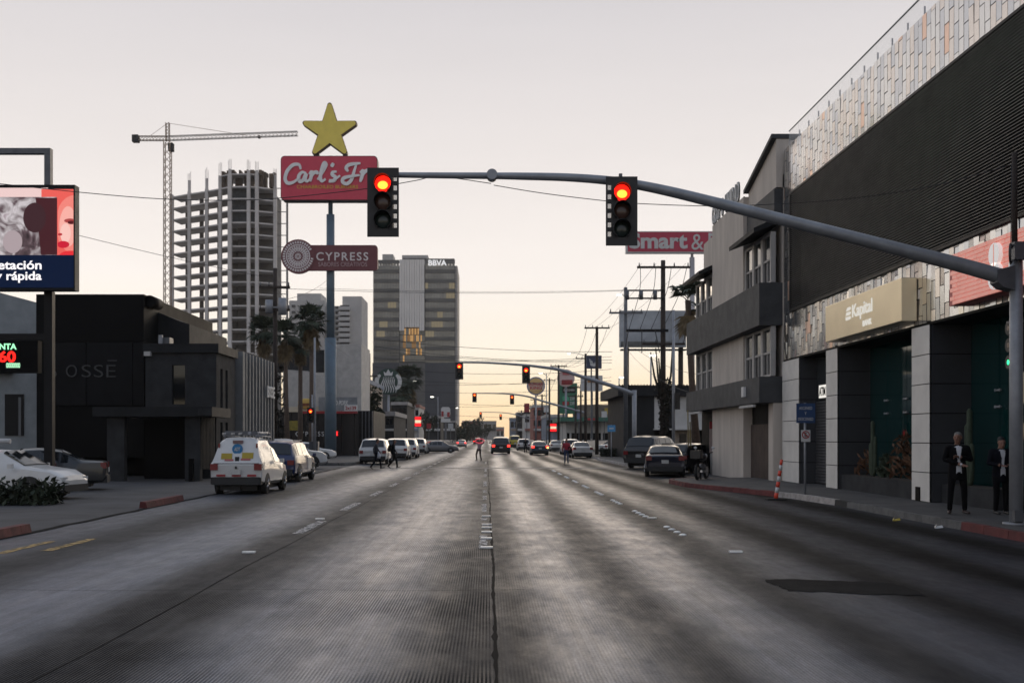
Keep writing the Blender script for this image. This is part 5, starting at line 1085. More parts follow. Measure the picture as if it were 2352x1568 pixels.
# ================================================================ palms and trees
frond = M('palm frond', (.028, .042, .022), .7, var=.35, scale=2); skirt = M('dead frond', (.13, .095, .05), .9, var=.35, scale=3); trunk_m = M('palm trunk', (.085, .06, .045), .9, var=.3, scale=5, streak=4)
def palm(px, pc, Y, cr, lab, lean=0, nf=46, seed=1, zb=.0):
    random.seed(seed); x, z = A(px, pc, Y); t = thing('palm_tree', lab, 'palm tree', (x, Y, zb), group='fan palms')
    b = MB(); b.tube([(x + lean, Y, zb - .05), (x + lean * .4, Y, z * .5), (x, Y, z)], [.26, .19, .17], 10); b.build('trunk', trunk_m, t)
    def fan(b, base, d, L, wd):
        d = d.normalized(); sd_ = d.cross(Vector((0, 0, 1))); sd_ = (sd_ if sd_.length > .1 else Vector((1, 0, 0))).normalized(); up = sd_.cross(d)
        hub = base + d * L * .5; b.tube([base, base.lerp(hub, .5) + up * .05, hub], [.03, .022, .015], 4, False)
        n = 13
        for i in range(n):
            a = R(-78 + 156 * i / (n - 1)); v = (d * math.cos(a) + sd_ * math.sin(a)).normalized(); ln = L * .62 * random.uniform(.8, 1.1); tip = hub + v * ln - Vector((0, 0, ln * random.uniform(.1, .45))); mid = hub + v * ln * .55; w = up.cross(v).normalized() * wd
            b.quad(hub, mid + w, tip, mid - w)
    cb_, sb = MB(), MB()
    for i in range(nf):
        a = random.uniform(0, 6.283); e = random.uniform(-.55, 1.35); d = Vector((math.cos(a) * math.cos(e), math.sin(a) * math.cos(e), math.sin(e))); fan(cb_, Vector((x, Y, z + random.uniform(-.2, .15))), d, cr * random.uniform(.75, 1.05), cr * .045)
    for i in range(int(nf * .5)):
        a = random.uniform(0, 6.283); d = Vector((math.cos(a) * .35, math.sin(a) * .35, -1)); fan(sb, Vector((x, Y, z - random.uniform(0, cr * .6))), d, cr * random.uniform(.6, .9), cr * .04)
    cb_.build('crown', frond, t); sb.build('dead_skirt', skirt, t)
palm(716, 738, 92, 1.75, 'tall slim fan palm left of the blue sign pole', 0, 44, 3); palm(655, 770, 95, 1.7, 'fan palm whose crown overlaps the left utility pole', .2, 40, 4); palm(606, 760, 98, 1.7, 'leftmost fan palm in front of the unfinished tower', 0, 44, 5); palm(690, 792, 97, 1.3, 'shorter fan palm low between the taller palms', 0, 36, 9)
palm(938, 872, 185, 3.1, 'broad dark palm right of the round coffee sign', 0, 60, 6); palm(912, 905, 180, 2.6, 'bushy palm crowded under the round coffee sign', 0, 50, 7); palm(1580, 690, 66, 1.6, 'palm with hanging fronds behind the office corner', .6, 14, 8)
leafm = M('tree leaves', (.028, .04, .022), .8, var=.45, scale=1.2)
def tree(px, pyc, Y, rad, lab, name='street_tree', seed=1, n=500, base=None):
    random.seed(seed); x, z = A(px, pyc, Y); t = thing(name, lab, 'tree', (x, Y, 0), group='distant street trees'); b = MB(); b.tube([(x, Y, -.03), (x + .1, Y, z * .5), (x - .1, Y, z)], [.25, .2, .1], 8)
    for k in range(5): a = random.uniform(0, 6.28); b.tube([(x, Y, z * .6), (x + math.cos(a) * rad * .6, Y + math.sin(a) * rad * .6, z + random.uniform(-.2, .6) * rad)], [.1, .04], 5)
    b.build('trunk', trunk_m, t); b = MB(); cl = [(Vector((random.gauss(0, .5), random.gauss(0, .5), random.gauss(0, .36))) * rad, random.uniform(.3, .55) * rad) for _ in range(12)]
    for i in range(n):
        c, r_ = random.choice(cl); v = Vector((random.gauss(0, 1), random.gauss(0, 1), random.gauss(0, 1))).normalized() * r_ * random.uniform(.5, 1); c = Vector((x, Y, z)) + c + v
        d = Vector((random.uniform(-1, 1), random.uniform(-1, 1), random.uniform(-1, 1))).normalized() * rad * .13; w = d.cross(Vector((.2, .5, .8))).normalized() * rad * .07; b.quad(c - d, c + w, c + d, c - w)
    b.build('crown', leafm, t)
tree(1072, 990, 420, 4.2, 'dark rounded tree just right of the office tower base', seed=2); tree(1106, 988, 480, 4.5, 'dark tree under the distant green signal', seed=3); tree(1060, 996, 330, 2.6, 'small dark tree by the far left kerb', seed=4); tree(1090, 996, 560, 5, 'hazy tree at the left end of the street', seed=6)
tree(835, 930, 122, 2.2, 'leafy street tree between the annex and the coffee sign', seed=7, n=700); tree(975, 965, 210, 2.2, 'dark street tree left of the grey turning car', seed=8); tree(795, 955, 112, 1.3, 'small leafy tree behind the restaurant annex', seed=12)
random.seed(44)
for (px, pyc, Y, w_, h_, lab) in ((20, 1150, 30.5, 1.3, .55, 'dark clipped hedge at the left edge in front of the white car'), (1418, 1040, 100, 1.5, .8, 'dark low hedge on the far right pavement')):
    x, z = A(px, pyc, Y); t = thing('hedge', lab, 'hedge', (x, Y, 0)); b = MB()
    for i in range(1100):
        c = Vector((x + random.uniform(-w_, w_), Y + random.uniform(-.6, .6), random.uniform(.05, h_ + .15 * math.sin(i)))); d = Vector((random.uniform(-1, 1), random.uniform(-1, 1), random.uniform(-1, 1))).normalized() * .13; w = d.cross(Vector((.2, .5, .8))).normalized() * .06; b.quad(c - d, c + w, c + d, c - w)
    b.build('foliage', leafm, t)
# ================================================================ vehicles
def carpaint(nm, col, metal=0): return M('paint ' + nm, col, .32, metal, var=.05, scale=3, coat=.45)
cw = carpaint('white', (.55, .545, .53)); cbk = carpaint('black', (.009, .009, .010)); cblue = carpaint('blue', (.006, .018, .085)); cnavy = carpaint('navy', (.008, .010, .024)); cgrey = carpaint('grey', (.10, .10, .105), .5); cdk = carpaint('charcoal', (.010, .013, .016)); cyel = carpaint('yellow', (.45, .36, .02)); csteel = carpaint('steel blue', (.05, .075, .11), .3)
tail_off = M('tail lamp', (.16, .008, .012), .25, var=0, coat=.5); tail_on = EM('brake lamp lit', (1, .03, .02), 5); head_m = M('head lamp', (.5, .5, .5), .15, var=0, spec=.8); plate_m = M('number plate', (.45, .45, .43), .5, var=.15, scale=20); ind_m = M('indicator amber', (.5, .18, .02), .3, var=0); ind_on = EM('indicator lit', (1, .55, .15), 4)
trim = M('black trim', (.012, .012, .013), .6, var=0)
# stations rear -> front: (y, z_bottom, z_belt, z_top, half width low, half width belt, half width top)
KINDS = {
 'suv': dict(st=[(-2.36, .5, .70, .74, .80, .82, .7), (-2.40, .40, .86, .92, .90, .90, .78), (-2.34, .32, 1.04, 1.10, .95, .93, .82), (-2.02, .28, 1.10, 1.66, .96, .93, .72), (-1.5, .28, 1.10, 1.74, .97, .93, .74), (.2, .28, 1.07, 1.73, .97, .93, .74), (.62, .28, 1.05, 1.62, .97, .93, .72), (1.32, .28, 1.04, 1.10, .96, .92, .78), (2.05, .28, .96, 1.02, .93, .88, .74), (2.36, .32, .80, .86, .86, .82, .66), (2.42, .40, .62, .66, .78, .74, .6)], ax=(-1.42, 1.46), R=.36, rear=(2.12, 2.9), front=(6.08, 6.94), side=((3.15, 3.9), (4.03, 4.52), (4.56, 4.98), (5.04, 5.9))),
 'sedan': dict(st=[(-2.28, .45, .62, .66, .74, .76, .6), (-2.32, .34, .88, .93, .84, .82, .70), (-2.22, .26, .96, 1.0, .87, .84, .74), (-1.55, .24, .94, 1.04, .89, .86, .72), (-.85, .22, .93, 1.38, .90, .86, .60), (-.2, .22, .92, 1.45, .90, .86, .62), (.35, .22, .90, 1.42, .90, .86, .61), (1.15, .22, .90, .97, .89, .86, .72), (1.95, .24, .80, .86, .87, .82, .70), (2.28, .28, .64, .70, .80, .76, .6), (2.34, .36, .52, .56, .70, .68, .5)], ax=(-1.38, 1.36), R=.32, rear=(3.1, 3.92), front=(6.08, 6.94), side=((3.62, 3.96), (4.04, 4.96), (5.04, 5.95))),
 'hatch': dict(st=[(-1.98, .42, .62, .66, .72, .74, .6), (-2.02, .34, .84, .90, .82, .80, .70), (-1.96, .26, .98, 1.03, .85, .82, .72), (-1.55, .24, .98, 1.44, .87, .83, .60), (-.9, .22, .96, 1.52, .87, .83, .62), (.2, .22, .94, 1.50, .87, .83, .62), (.55, .22, .92, 1.40, .87, .83, .60), (1.2, .22, .92, .98, .86, .82, .70), (1.75, .24, .84, .89, .83, .78, .66), (2.0, .28, .68, .72, .77, .73, .55), (2.05, .36, .54, .58, .7, .66, .5)], ax=(-1.22, 1.26), R=.31, rear=(2.12, 2.9), front=(6.08, 6.94), side=((3.15, 3.9), (4.05, 4.5), (4.55, 4.97), (5.04, 5.9))),
 'camper': dict(st=[(-2.06, .46, .60, .62, .74, .76, .7), (-2.10, .40, .90, .94, .80, .80, .74), (-2.04, .34, 1.00, 1.03, .82, .81, .76), (-1.78, .30, 1.02, 1.70, .83, .80, .58), (-1.55, .30, 1.02, 1.80, .83, .80, .56), (-.3, .30, 1.00, 1.80, .83, .80, .56), (-.1, .30, .98, 1.62, .83, .80, .60), (.55, .28, .96, 1.48, .83, .80, .60), (1.25, .28, .94, .98, .83, .79, .68), (1.85, .28, .84, .89, .80, .76, .64), (2.12, .32, .66, .70, .74, .70, .55), (2.16, .38, .54, .58, .68, .64, .5)], ax=(-1.30, 1.40), R=.31, rear=None, front=(7.08, 7.94), side=((6.06, 6.95),)),
}
def section(st, u):
    i = max(0, min(len(st) - 2, int(u))); t = u - i; a, b = st[i], st[i + 1]; y, zb, zt, zr, wl, wb, wt = [p + (q - p) * t for p, q in zip(a, b)]
    crown = min(.05, (zr - zt) * .3 + .01)
    return [Vector(p) for p in ((0, y, zb), (wl * .86, y, zb), (wl * .985, y, zb + .10), (wl, y, zb + (zt - zb) * .55), (wb, y, zt), (wb + (wt - wb) * .9, y, zt + (zr - zt) * .88), (wt * .78, y, zr), (0, y, zr + crown * .4))]
def car(label, kind, paint, loc, hdg=0, cat='car', group=None, brake=False, name='parked_car', sc=(1, 1, 1), lit_head=False, tail=True, ind=False, roof_white=False, plate=True):
    K = KINDS[kind]; st = K['st']; root = thing(name, label, cat, (loc[0], loc[1], loc[2] if len(loc) > 2 else 0), hdg, group); root.scale = sc
    b = MB(); b.smooth = True; secs = [section(st, u * .25) for u in range((len(st) - 1) * 4 + 1)]; N = 8
    full = [[Vector((-p.x, p.y, p.z)) for p in s_[:0:-1]][1:] if False else s_ + [Vector((-p.x, p.y, p.z)) for p in s_[-2:0:-1]] for s_ in secs]; n = len(full[0])
    for s_ in full: b.v += [tuple(p) for p in s_]
    for i in range(len(full) - 1):
        for j in range(n): j2 = (j + 1) % n; b.face((i * n + j, i * n + j2, (i + 1) * n + j2, (i + 1) * n + j))
    b.smooth = False; b.face(range(n - 1, -1, -1)); b.face(range((len(full) - 1) * n, len(full) * n))
    body = b.build('body', paint, root, True)
    bv = body.modifiers.new('edge', 'EDGE_SPLIT'); bv.split_angle = R(38)
    def pane(pts, nm='window', mat=glass_d, off=.012):
        c = sum((Vector(p) for p in pts), Vector()) / len(pts); nr = (Vector(pts[1]) - Vector(pts[0])).cross(Vector(pts[-1]) - Vector(pts[0])).normalized()
        if nr.dot(c - Vector((0, c.y * .3, .7))) < 0: nr = -nr
        m = MB(); a = [Vector(p) + nr * off for p in pts]; d = [Vector(p) - nr * .01 for p in pts]; k = len(a); m.v = [tuple(q) for q in a + d]; m.face(range(k))
        for i in range(k): j = (i + 1) % k; m.face((i, j, k + j, k + i))
        return m.build(nm, mat, root, True)
    def mx(p): return Vector((-p.x, p.y, p.z))
    def curved(uu, nm):
        m = MB(); rows = []; S_ = [section(st, u_) for u_ in (uu[0], int(uu[0]) + .25, int(uu[0]) + .5, int(uu[0]) + .75, uu[1])]; s0, s1 = S_[0], S_[-1]
        for s_ in S_:
            q = [s_[5].lerp(s_[6], .3), s_[6] * 1, s_[7] * 1]; rows.append([q[0], q[1], q[2], mx(q[1]), mx(q[0])])
        nr = Vector((0, -(s1[7].z - s0[7].z), s1[7].y - s0[7].y)).normalized(); nr = nr if nr.z > 0 else -nr
        for r_ in rows: m.v += [tuple(p + nr * .04) for p in r_]
        for r_ in rows: m.v += [tuple(p - nr * .02) for p in r_]
        for j in range(4):
            for i in range(4): m.face((5 * j + i, 5 * j + i + 1, 5 * j + 6 + i, 5 * j + 5 + i)); m.face((25 + 5 * j + i, 30 + 5 * j + i, 31 + 5 * j + i, 26 + 5 * j + i))
            m.face((5 * j, 5 * j + 5, 5 * j + 30, 5 * j + 25)); m.face((5 * j + 4, 5 * j + 29, 5 * j + 34, 5 * j + 9))
        for i in range(4): m.face((i, 25 + i, 26 + i, i + 1)); m.face((20 + i, 21 + i, 46 + i, 45 + i))
        return m.build(nm, glass_d, root, True)
    if K['rear']:
        curved(K['rear'], 'rear_window')
    curved(K['front'], 'windscreen')
    for (u0, u1) in K['side']:
        a, c = section(st, u0), section(st, u1); q = [a[4].lerp(a[5], .06), c[4].lerp(c[5], .06), c[4].lerp(c[5], .92), a[4].lerp(a[5], .92)]
        pane(q); pane([mx(p) for p in q])
    wl = st[4][4]
    for yy in K['ax']:
        for s_ in (-1, 1):
            x = s_ * (wl - .10); r = K['R']; w = root_part = None
            m = MB(); m.tube([(x - .10, yy, r), (x - .085, yy, r), (x + .085, yy, r), (x + .10, yy, r)], [r * .88, r, r, r * .88], 20); wh = m.build('wheel', rubber, root, True)
            m = MB(); xo = x + s_ * .101; m.m = 1; m.tube([(xo, yy, r), (xo + s_ * .008, yy, r)], [r * .64, r * .60], 16); m.m = 0
            for k in range(5):
                a = 6.2832 * k / 5; m.tube([(xo + s_ * .012, yy, r), (xo + s_ * .012, yy + math.cos(a) * r * .58, r + math.sin(a) * r * .58)], [.03, .022], 5)
            m.build('rim', [chrome, trim], wh, True)
            m = MB(); m.prism([(yy + math.cos(R(a)) * r * 1.18, max(r * .9, r + math.sin(R(a)) * r * 1.18)) for a in range(0, 181, 15)], 'x', s_ * (wl - .02), s_ * (wl + .006)); m.build('wheel_arch', trim, root, True)
    yr, yf = st[1][0], st[-2][0]; zt = st[1][2]; wr = st[1][4]
    def lbox(nm, mat, *bs):
        m = MB()
        for q in bs: m.box(*q)
        return m.build(nm, mat, root, True)
    for s_ in (-1, 1):
        x0, x1 = sorted((s_ * (wr * .72), s_ * (wr + .015)))
        if tail: lbox('tail_light', tail_on if brake else tail_off, (x0, x1, yr - .03, yr + .16, zt - .12, zt + .08))
        x0, x1 = sorted((s_ * wr * .55, s_ * wr * .92)); zf = st[-2][2]
        lbox('headlight', ind_on if lit_head else head_m, (x0, x1, yf - .16, yf + .035, zf - .10, zf + .02))
        xm_ = s_ * (wl + .06); lbox('mirror', paint, (min(xm_, xm_ + s_ * .14), max(xm_, xm_ + s_ * .14), st[7][0] - .35, st[7][0] - .22, st[7][2] + .02, st[7][2] + .15))
    if ind: lbox('indicator', ind_on, (wr * .8, wr + .03, yr - .04, yr + .1, zt - .16, zt - .05))
    lbox('rear_bumper', trim, (-wr * .95, wr * .95, yr - .06, yr + .25, st[3][1] + .02, st[1][1] + .16)); lbox('front_bumper', trim, (-wr * .85, wr * .85, yf - .2, yf + .07, st[-3][1] + .0, st[-2][1] + .16))
    lbox('underbody_shade', trim, (-wl * .72, wl * .72, K['ax'][0] - .45, K['ax'][1] + .45, .13, st[4][1] + .04))  # dark box added below the floor to deepen the shadow under the car
    if plate: lbox('number_plate', plate_m, (-.16, .16, yr - .075, yr - .05, st[1][2] - .26, st[1][2] - .10))
    if brake: lbox('brake_light', tail_on, (-.14, .14, st[3][0] - .05, st[3][0] + .02, st[3][3] - .08, st[3][3] - .03))
    return root, lbox
def at(px, py): x, y = G(px, py); return x, y
HL = {'suv': 2.4, 'sedan': 2.32, 'hatch': 2.02, 'camper': 2.1}
def rear_at(px, py, kind, z=0): x, y = G(px, py); return (x, y + HL[kind], z)
# --- left kerb
x, y, _ = rear_at(546, 1136, 'camper'); R1, lb = car('white service pickup with camper shell and roof ladders parked half on the forecourt', 'camper', cw, (x, y, 0), R(-1.5), 'pickup', name='service_pickup')
lb('rear_panel_gap', trim, (-.72, .72, -2.092, -2.06, .985, 1.0)); lb('reflector', redp, (-.62, -.34, -2.125, -2.09, .58, .645), (-.13, .15, -2.125, -2.09, .58, .645), (.36, .64, -2.125, -2.09, .58, .645))
def slope(z): return -2.04 + (z - 1.03) * .26 / .67
def decal(nm, mat, x0, x1, z0, z1, dy=.02):
    m = MB(); m.quad((x0, slope(z0) - dy, z0), (x1, slope(z0) - dy, z0), (x1, slope(z1) - dy, z1), (x0, slope(z1) - dy, z1)); m.quad((x0, slope(z0) - dy + .015, z0), (x0, slope(z1) - dy + .015, z1), (x1, slope(z1) - dy + .015, z1), (x1, slope(z0) - dy + .015, z0)); return m.build(nm, mat, R1, True)
yl = M('reflective yellow', (.34, .25, .01), .5, var=.08)
decal('sticker', yl, -.50, -.15, 1.13, 1.31); decal('sticker', yl, .16, .52, 1.15, 1.33); decal('sticker', M('sticker red', (.36, .09, .09), .5, var=0), -.38, -.10, 1.07, 1.13); decal('sticker', MATS['sticker red'], .13, .44, 1.09, 1.15)
m = MB(); zc_ = 1.44; m.prism([(math.cos(6.2832 * i / 20) * .165, zc_ + math.sin(6.2832 * i / 20) * .165) for i in range(20)], 'y', slope(zc_) - .06, slope(zc_) + .05); lg = m.build('round_badge', M('badge blue', (.012, .16, .36), .5, var=0), R1, True)
text('lettering', 'ADT', sw_, lg, (0, slope(zc_) - .062, zc_), .2, .12, 'cam', .01, .02, .3, local=True)
lb('lock', trim, (-.05, .08, slope(1.13) - .03, slope(1.13) + .03, 1.06, 1.2)); lb('brake_light', M('dull lamp', (.16, .09, .09), .4, var=0), (-.16, .16, -1.86, -1.72, 1.62, 1.72)); lb('marker_light', tail_off, (-.62, -.57, slope(1.55) - .035, slope(1.55) + .03, 1.48, 1.62), (.58, .63, slope(1.55) - .035, slope(1.55) + .03, 1.48, 1.62)); lb('emblem', trim, (-.03, .03, -2.12, -2.09, .82, .9))
lb('rear_valance', trim, (-.80, .80, -2.12, -1.9, .34, .55)); lb('spare_guard', trim, (-.2, .08, -1.9, -1.5, .12, .34))
m = MB()
for xx in (-.52, .52): m.tube([(xx, -1.6, 1.86), (xx, .5, 1.83)], .022, 6)
for yy in (-1.5, -.3, .35): m.tube([(-.58, yy, 1.9), (.58, yy, 1.9)], .022, 6); m.tube([(-.5, yy, 1.78), (-.52, yy, 1.9)], .02, 5); m.tube([(.5, yy, 1.62 if yy > 0 else 1.78), (.52, yy, 1.9)], .02, 5)
m.build('roof_rack', galv, R1, True)
ld = thing('ladder', 'folded pale ladders and tubes lying on the service pickup roof rack', 'ladder', (x, y, 1.92), R(-1.5)); m = MB()
for xx in (-.5, -.22, .02): m.tube([(xx, -1.75, 1.93 - 1.92), (xx + .1, .7, .01)], .035, 6)
for k in range(8): yy = -1.5 + k * .28; m.tube([(-.49 + .1 * k * .11, yy, .02), (-.21 + .1 * k * .11, yy, .02)], .016, 5)
m.build('rails', M('pale aluminium', (.42, .41, .39), .4, .4, var=.1), ld, True); m = MB(); m.tube([(.3, -1.6, .03), (.45, .6, .03)], .05, 8); m.build('tube', galv, ld, True); m = MB(); m.box(-.5, .55, -1.52, -1.48, -.02, .1); m.box(.5, .54, .3, .34, -.02, .22); m.build('strap', galv_d, ld, True)
x, y, _ = rear_at(628, 1108, 'suv'); R2, lb = car('dark blue SUV with white front half parked ahead of the service pickup', 'suv', cblue, (x, y, 0), R(-2), 'SUV', sc=(1.0, 1.0, .96), name='parked_suv'); lb('roof_rail', galv, (-.7, -.66, -1.4, .3, 1.74, 1.79), (.66, .7, -1.4, .3, 1.74, 1.79))
lb('white_panel', cw, (.93, .985, .2, 1.0, .5, 1.0)); lb('white_panel', cw, (-.985, -.93, .2, 1.0, .5, 1.0))
x, y = at(706, 1078); car('white patrol SUV parked nose out behind the dark blue SUV', 'suv', cw, (x - 1.6, y + 1.2, 0), R(-62), 'SUV', name='parked_suv')
x, y = at(742, 1058); car('white car tucked behind the white patrol SUV at the corner', 'sedan', cw, (x - 1.6, y + 1.5, 0), R(-70), 'car', name='parked_car')
x, y = at(170, 1128); car('charcoal sedan in the left lot seen beyond the billboard column', 'sedan', cdk, (x - 1.6, y + .8, 0), R(105), 'car', name='parked_car')
car('black sedan in the left lot partly behind the billboard column', 'sedan', cbk, (x - 2.7, y - 1.5, 0), R(95), 'car', name='parked_car')
x, y = at(20, 1148); car('white sedan nosing out of the left lot at the frame edge', 'sedan', cw, (x - .55, y + .8, 0), R(-97), 'car', name='parked_car')
# --- left kerb further on
for (px, py, k, p, lab) in ((856, 1066, 'suv', cw, 'white SUV parked at the left kerb beside the two walkers'), (909, 1056, 'suv', cw, 'second white SUV in the left parked row'), (932, 1052, 'suv', cw, 'third white SUV in the left parked row'), (958, 1042, 'suv', cw, 'white SUV at the head of the left parked row behind the grey car')):
    x, y, _ = rear_at(px, py, k); car(lab, k, p, (x, y, 0), 0, 'SUV', 'cars parked along the left kerb', name='parked_suv')
x, y = at(1007, 1040); car('grey sedan crossing the road side-on beyond the parked row', 'sedan', cgrey, (x, y + .8, 0), R(-84), 'car', name='moving_car')
x, y, _ = rear_at(1060, 1027, 'sedan'); car('white sedan with red tail lights far down the left lanes', 'sedan', cw, (x, y, 0), 0, 'car', brake=True, name='moving_car')
x, y = at(1095, 1020); car('dark car with glowing tail lights behind the street performer', 'suv', cbk, (x, y + 2, 0), 0, 'SUV', brake=True, name='moving_suv')
# --- right lanes
for (px, py, k, p, lab, br, s_) in ((1150, 1042, 'suv', cbk, 'black SUV braking in the middle of the road', True, 1.08), (1203, 1034, 'suv', cw, 'white SUV ahead of the steel blue sedan', False, .95), (1240, 1045, 'sedan', csteel, 'steel blue sedan braking with lit lamps in the right lane', True, 1.0), (1279, 1036, 'sedan', cw, 'white sedan between the steel blue car and the red jacketed person', False, 1.0), (1338, 1052, 'sedan', cw, 'white sedan parked at the right kerb before the brown pole', False, 1.0), (1312, 1044, 'suv', cw, 'white pickup like SUV parked behind the white kerbside sedan', False, .95)):
    x, y, _ = rear_at(px, py, k); car(lab, k, p, (x, y, 0), R(1), 'SUV' if k == 'suv' else 'car', None, br, 'moving_car' if k == 'sedan' else 'moving_suv', (s_, s_, s_), ind=(p is csteel))
x, y, _ = rear_at(1183, 1030, 'suv'); vt, lb = car('yellow van in the right lanes ahead of the black SUV', 'suv', cyel, (x, y, 0), 0, 'van', name='moving_van', sc=(1, 1, 1.25), ind=True)
# --- right lay-by
x, y = at(1478, 1076); car('large black SUV parked slantwise in the right lay-by', 'suv', cbk, (x + 1.05, y + 2.4, 0), R(-30), 'SUV', sc=(1.06, 1.08, 1.1), name='parked_suv')
x, y, _ = rear_at(1544, 1095, 'sedan'); car('dark navy sedan parked nose in at the right lay-by', 'sedan', cnavy, (x, y, 0), R(-8), 'car', name='parked_car', sc=(1.02, 1, 1.0))
x, y = at(1600, 1088); car('black hatchback behind the motorcycle in the right lay-by', 'hatch', cbk, (x + .2, y + 2.2, 0), R(-40), 'car', name='parked_car')
x, y = at(1412, 1042); car('white car parked beyond the large black SUV', 'sedan', cw, (x + .3, y + 2, 0), R(-50), 'car', name='parked_car'); x, y = at(1478, 1030); car('white SUV with an orange rack in the lot behind the large black SUV', 'suv', cw, (x, y - 22, 0), R(-80), 'SUV', name='parked_suv')
# --- motorcycle
mx_, my_ = G(1612, 1103, .1); mo = thing('motorcycle', 'black motorcycle with white mirrors parked by the office wall', 'motorcycle', (mx_, my_, .15), R(-25))
for yy in (-.7, .68):
    m = MB(); P = [(0, yy + math.cos(6.2832 * i / 20) * .27, .31 + math.sin(6.2832 * i / 20) * .27) for i in range(21)]; m.tube(P, .055, 8, False); wh = m.build('wheel', rubber, mo, True); m = MB(); m.tube([(-.04, yy, .31), (.04, yy, .31)], .2, 14); m.build('rim', chrome, wh, True)
m = MB(); m.tube([(0, .68, .31), (0, .5, .75), (0, .42, 1.0)], .04, 6); m.tube([(0, -.7, .31), (0, -.2, .45), (0, .3, .5)], .05, 6); m.tube([(0, .4, .95), (0, -.2, .7), (0, -.6, .75)], .035, 6); m.build('frame', blackm, mo, True)
m = MB(); m.ball((0, .02, .45), .16, .26, .18); m.build('engine', galv_d, mo, True); m = MB(); m.ball((0, .15, .86), .15, .3, .14); m.build('fuel_tank', cbk, mo, True); m = MB(); m.rings([((0, -.75, .86), .08, .02), ((0, -.4, .86), .16, .3), ((0, -.35, .80), .16, .34)]); m.build('seat', rubber, mo, True)
m = MB(); m.tube([(-.36, .3, 1.08), (-.15, .4, 1.02), (.15, .4, 1.02), (.36, .3, 1.08)], .018, 6); hb = m.build('handlebar', blackm, mo, True)
for e_ in (-1, 1): m = MB(); m.ball((e_ * .36, .38, 1.25), .07, .02, .05); m.tube([(e_ * .3, .34, 1.05), (e_ * .36, .38, 1.25)], .01, 4); m.build('mirror', sw_, hb, True)
m = MB(); m.box(-.2, .2, -1.02, -.62, .84, 1.16); m.build('top_box', cbk, mo, True); m = MB(); m.ball((0, .52, .92), .1, .08, .1); m.build('headlight', head_m, mo, True); m = MB(); m.tube([(.16, .1, .3), (.18, -.8, .34)], .05, 8); m.build('exhaust', chrome, mo, True); m = MB(); m.box(-.02, .02, -.2, -.12, 0, .35); m.build('stand', blackm, mo, True)
t = thing('barber_pole', 'red topped white banner post at the corner of the office wall', 'post', (AX(1634, 56), 56, .02)); b = MB(); b.cyl(AX(1634, 56), 56, 0, AZ(970, 56), .05, n=8); b.build('post', sw_, t); part('banner', M('banner pink', (.42, .33, .30), .6, var=.15), t, bx(1629, 1641, 985, 1040, 56, 55.9, 55.94)); part('banner_top', redp, t, bx(1629, 1641, 968, 984.5, 56, 55.9, 55.94))
b = MB(); xx = AX(1587, 57); b.tube([(xx - .1, 57, 0), (xx - .16, 57, 3.2)], .03, 6); b.tube([(xx + .05, 57.1, 0), (xx - .03, 57.1, 2.6)], .035, 6); tag(b.build('marker_poles', M('faded yellow pole', (.2, .15, .05), .6, var=.3)), 'pair of thin leaning yellow and black marker poles by the navy sedan', 'post')
for (px, py, h, lab) in ((1650 - 180, 1058, .9, 'small blue parking sign beyond the white kerb'),):
    t = thing('parking_sign', lab, 'sign', (AX(1404, 92), 92, .15)); b = MB(); b.cyl(AX(1404, 92), 92, .12, AZ(975, 92), .04, n=6); b.build('post', galv, t); part('panel', M('sky blue', (.06, .25, .48), .5, var=.05), t, bx(1395, 1413, 976, 991, 92, 91.9, 91.95)); part('mark', sw_, t, bx(1399, 1409, 982, 985, 92, 91.87, 91.895))

# ================================================================ people
def tube_rings(p, q, r0, r1, k=5, flat=1.0, ax=None):
    p, q = Vector(p), Vector(q); d = (q - p).normalized(); a = Vector(ax) if ax else (d.cross(Vector((0, 1, 0))) if abs(d.y) < .9 else d.cross(Vector((1, 0, 0)))); a = (a - d * a.dot(d)).normalized(); c = d.cross(a)
    rg = [(p - d * r0 * .7, r0 * .5, r0 * .5 * flat, a, c)]
    for i in range(k): t = i / (k - 1); r = r0 + (r1 - r0) * t; rg.append((p.lerp(q, t), r, r * flat, a, c))
    rg.append((q + d * r1 * .7, r1 * .5, r1 * .5 * flat, a, c)); return rg
STAND = dict(pel=(0, 0, .95), chest=(0, 0, 1.28), neck=(0, .0, 1.47), head=(0, .03, 1.62), shL=(-.19, 0, 1.41), shR=(.19, 0, 1.41), elL=(-.25, -.02, 1.12), elR=(.25, -.02, 1.12), wrL=(-.26, .06, .88), wrR=(.26, .06, .88), hiL=(-.095, 0, .92), hiR=(.095, 0, .92), knL=(-.10, .03, .50), knR=(.10, .03, .50), anL=(-.11, 0, .09), anR=(.11, 0, .09), ftL=(0, .2, -.05), ftR=(0, .2, -.05), face=(0, 1, 0))
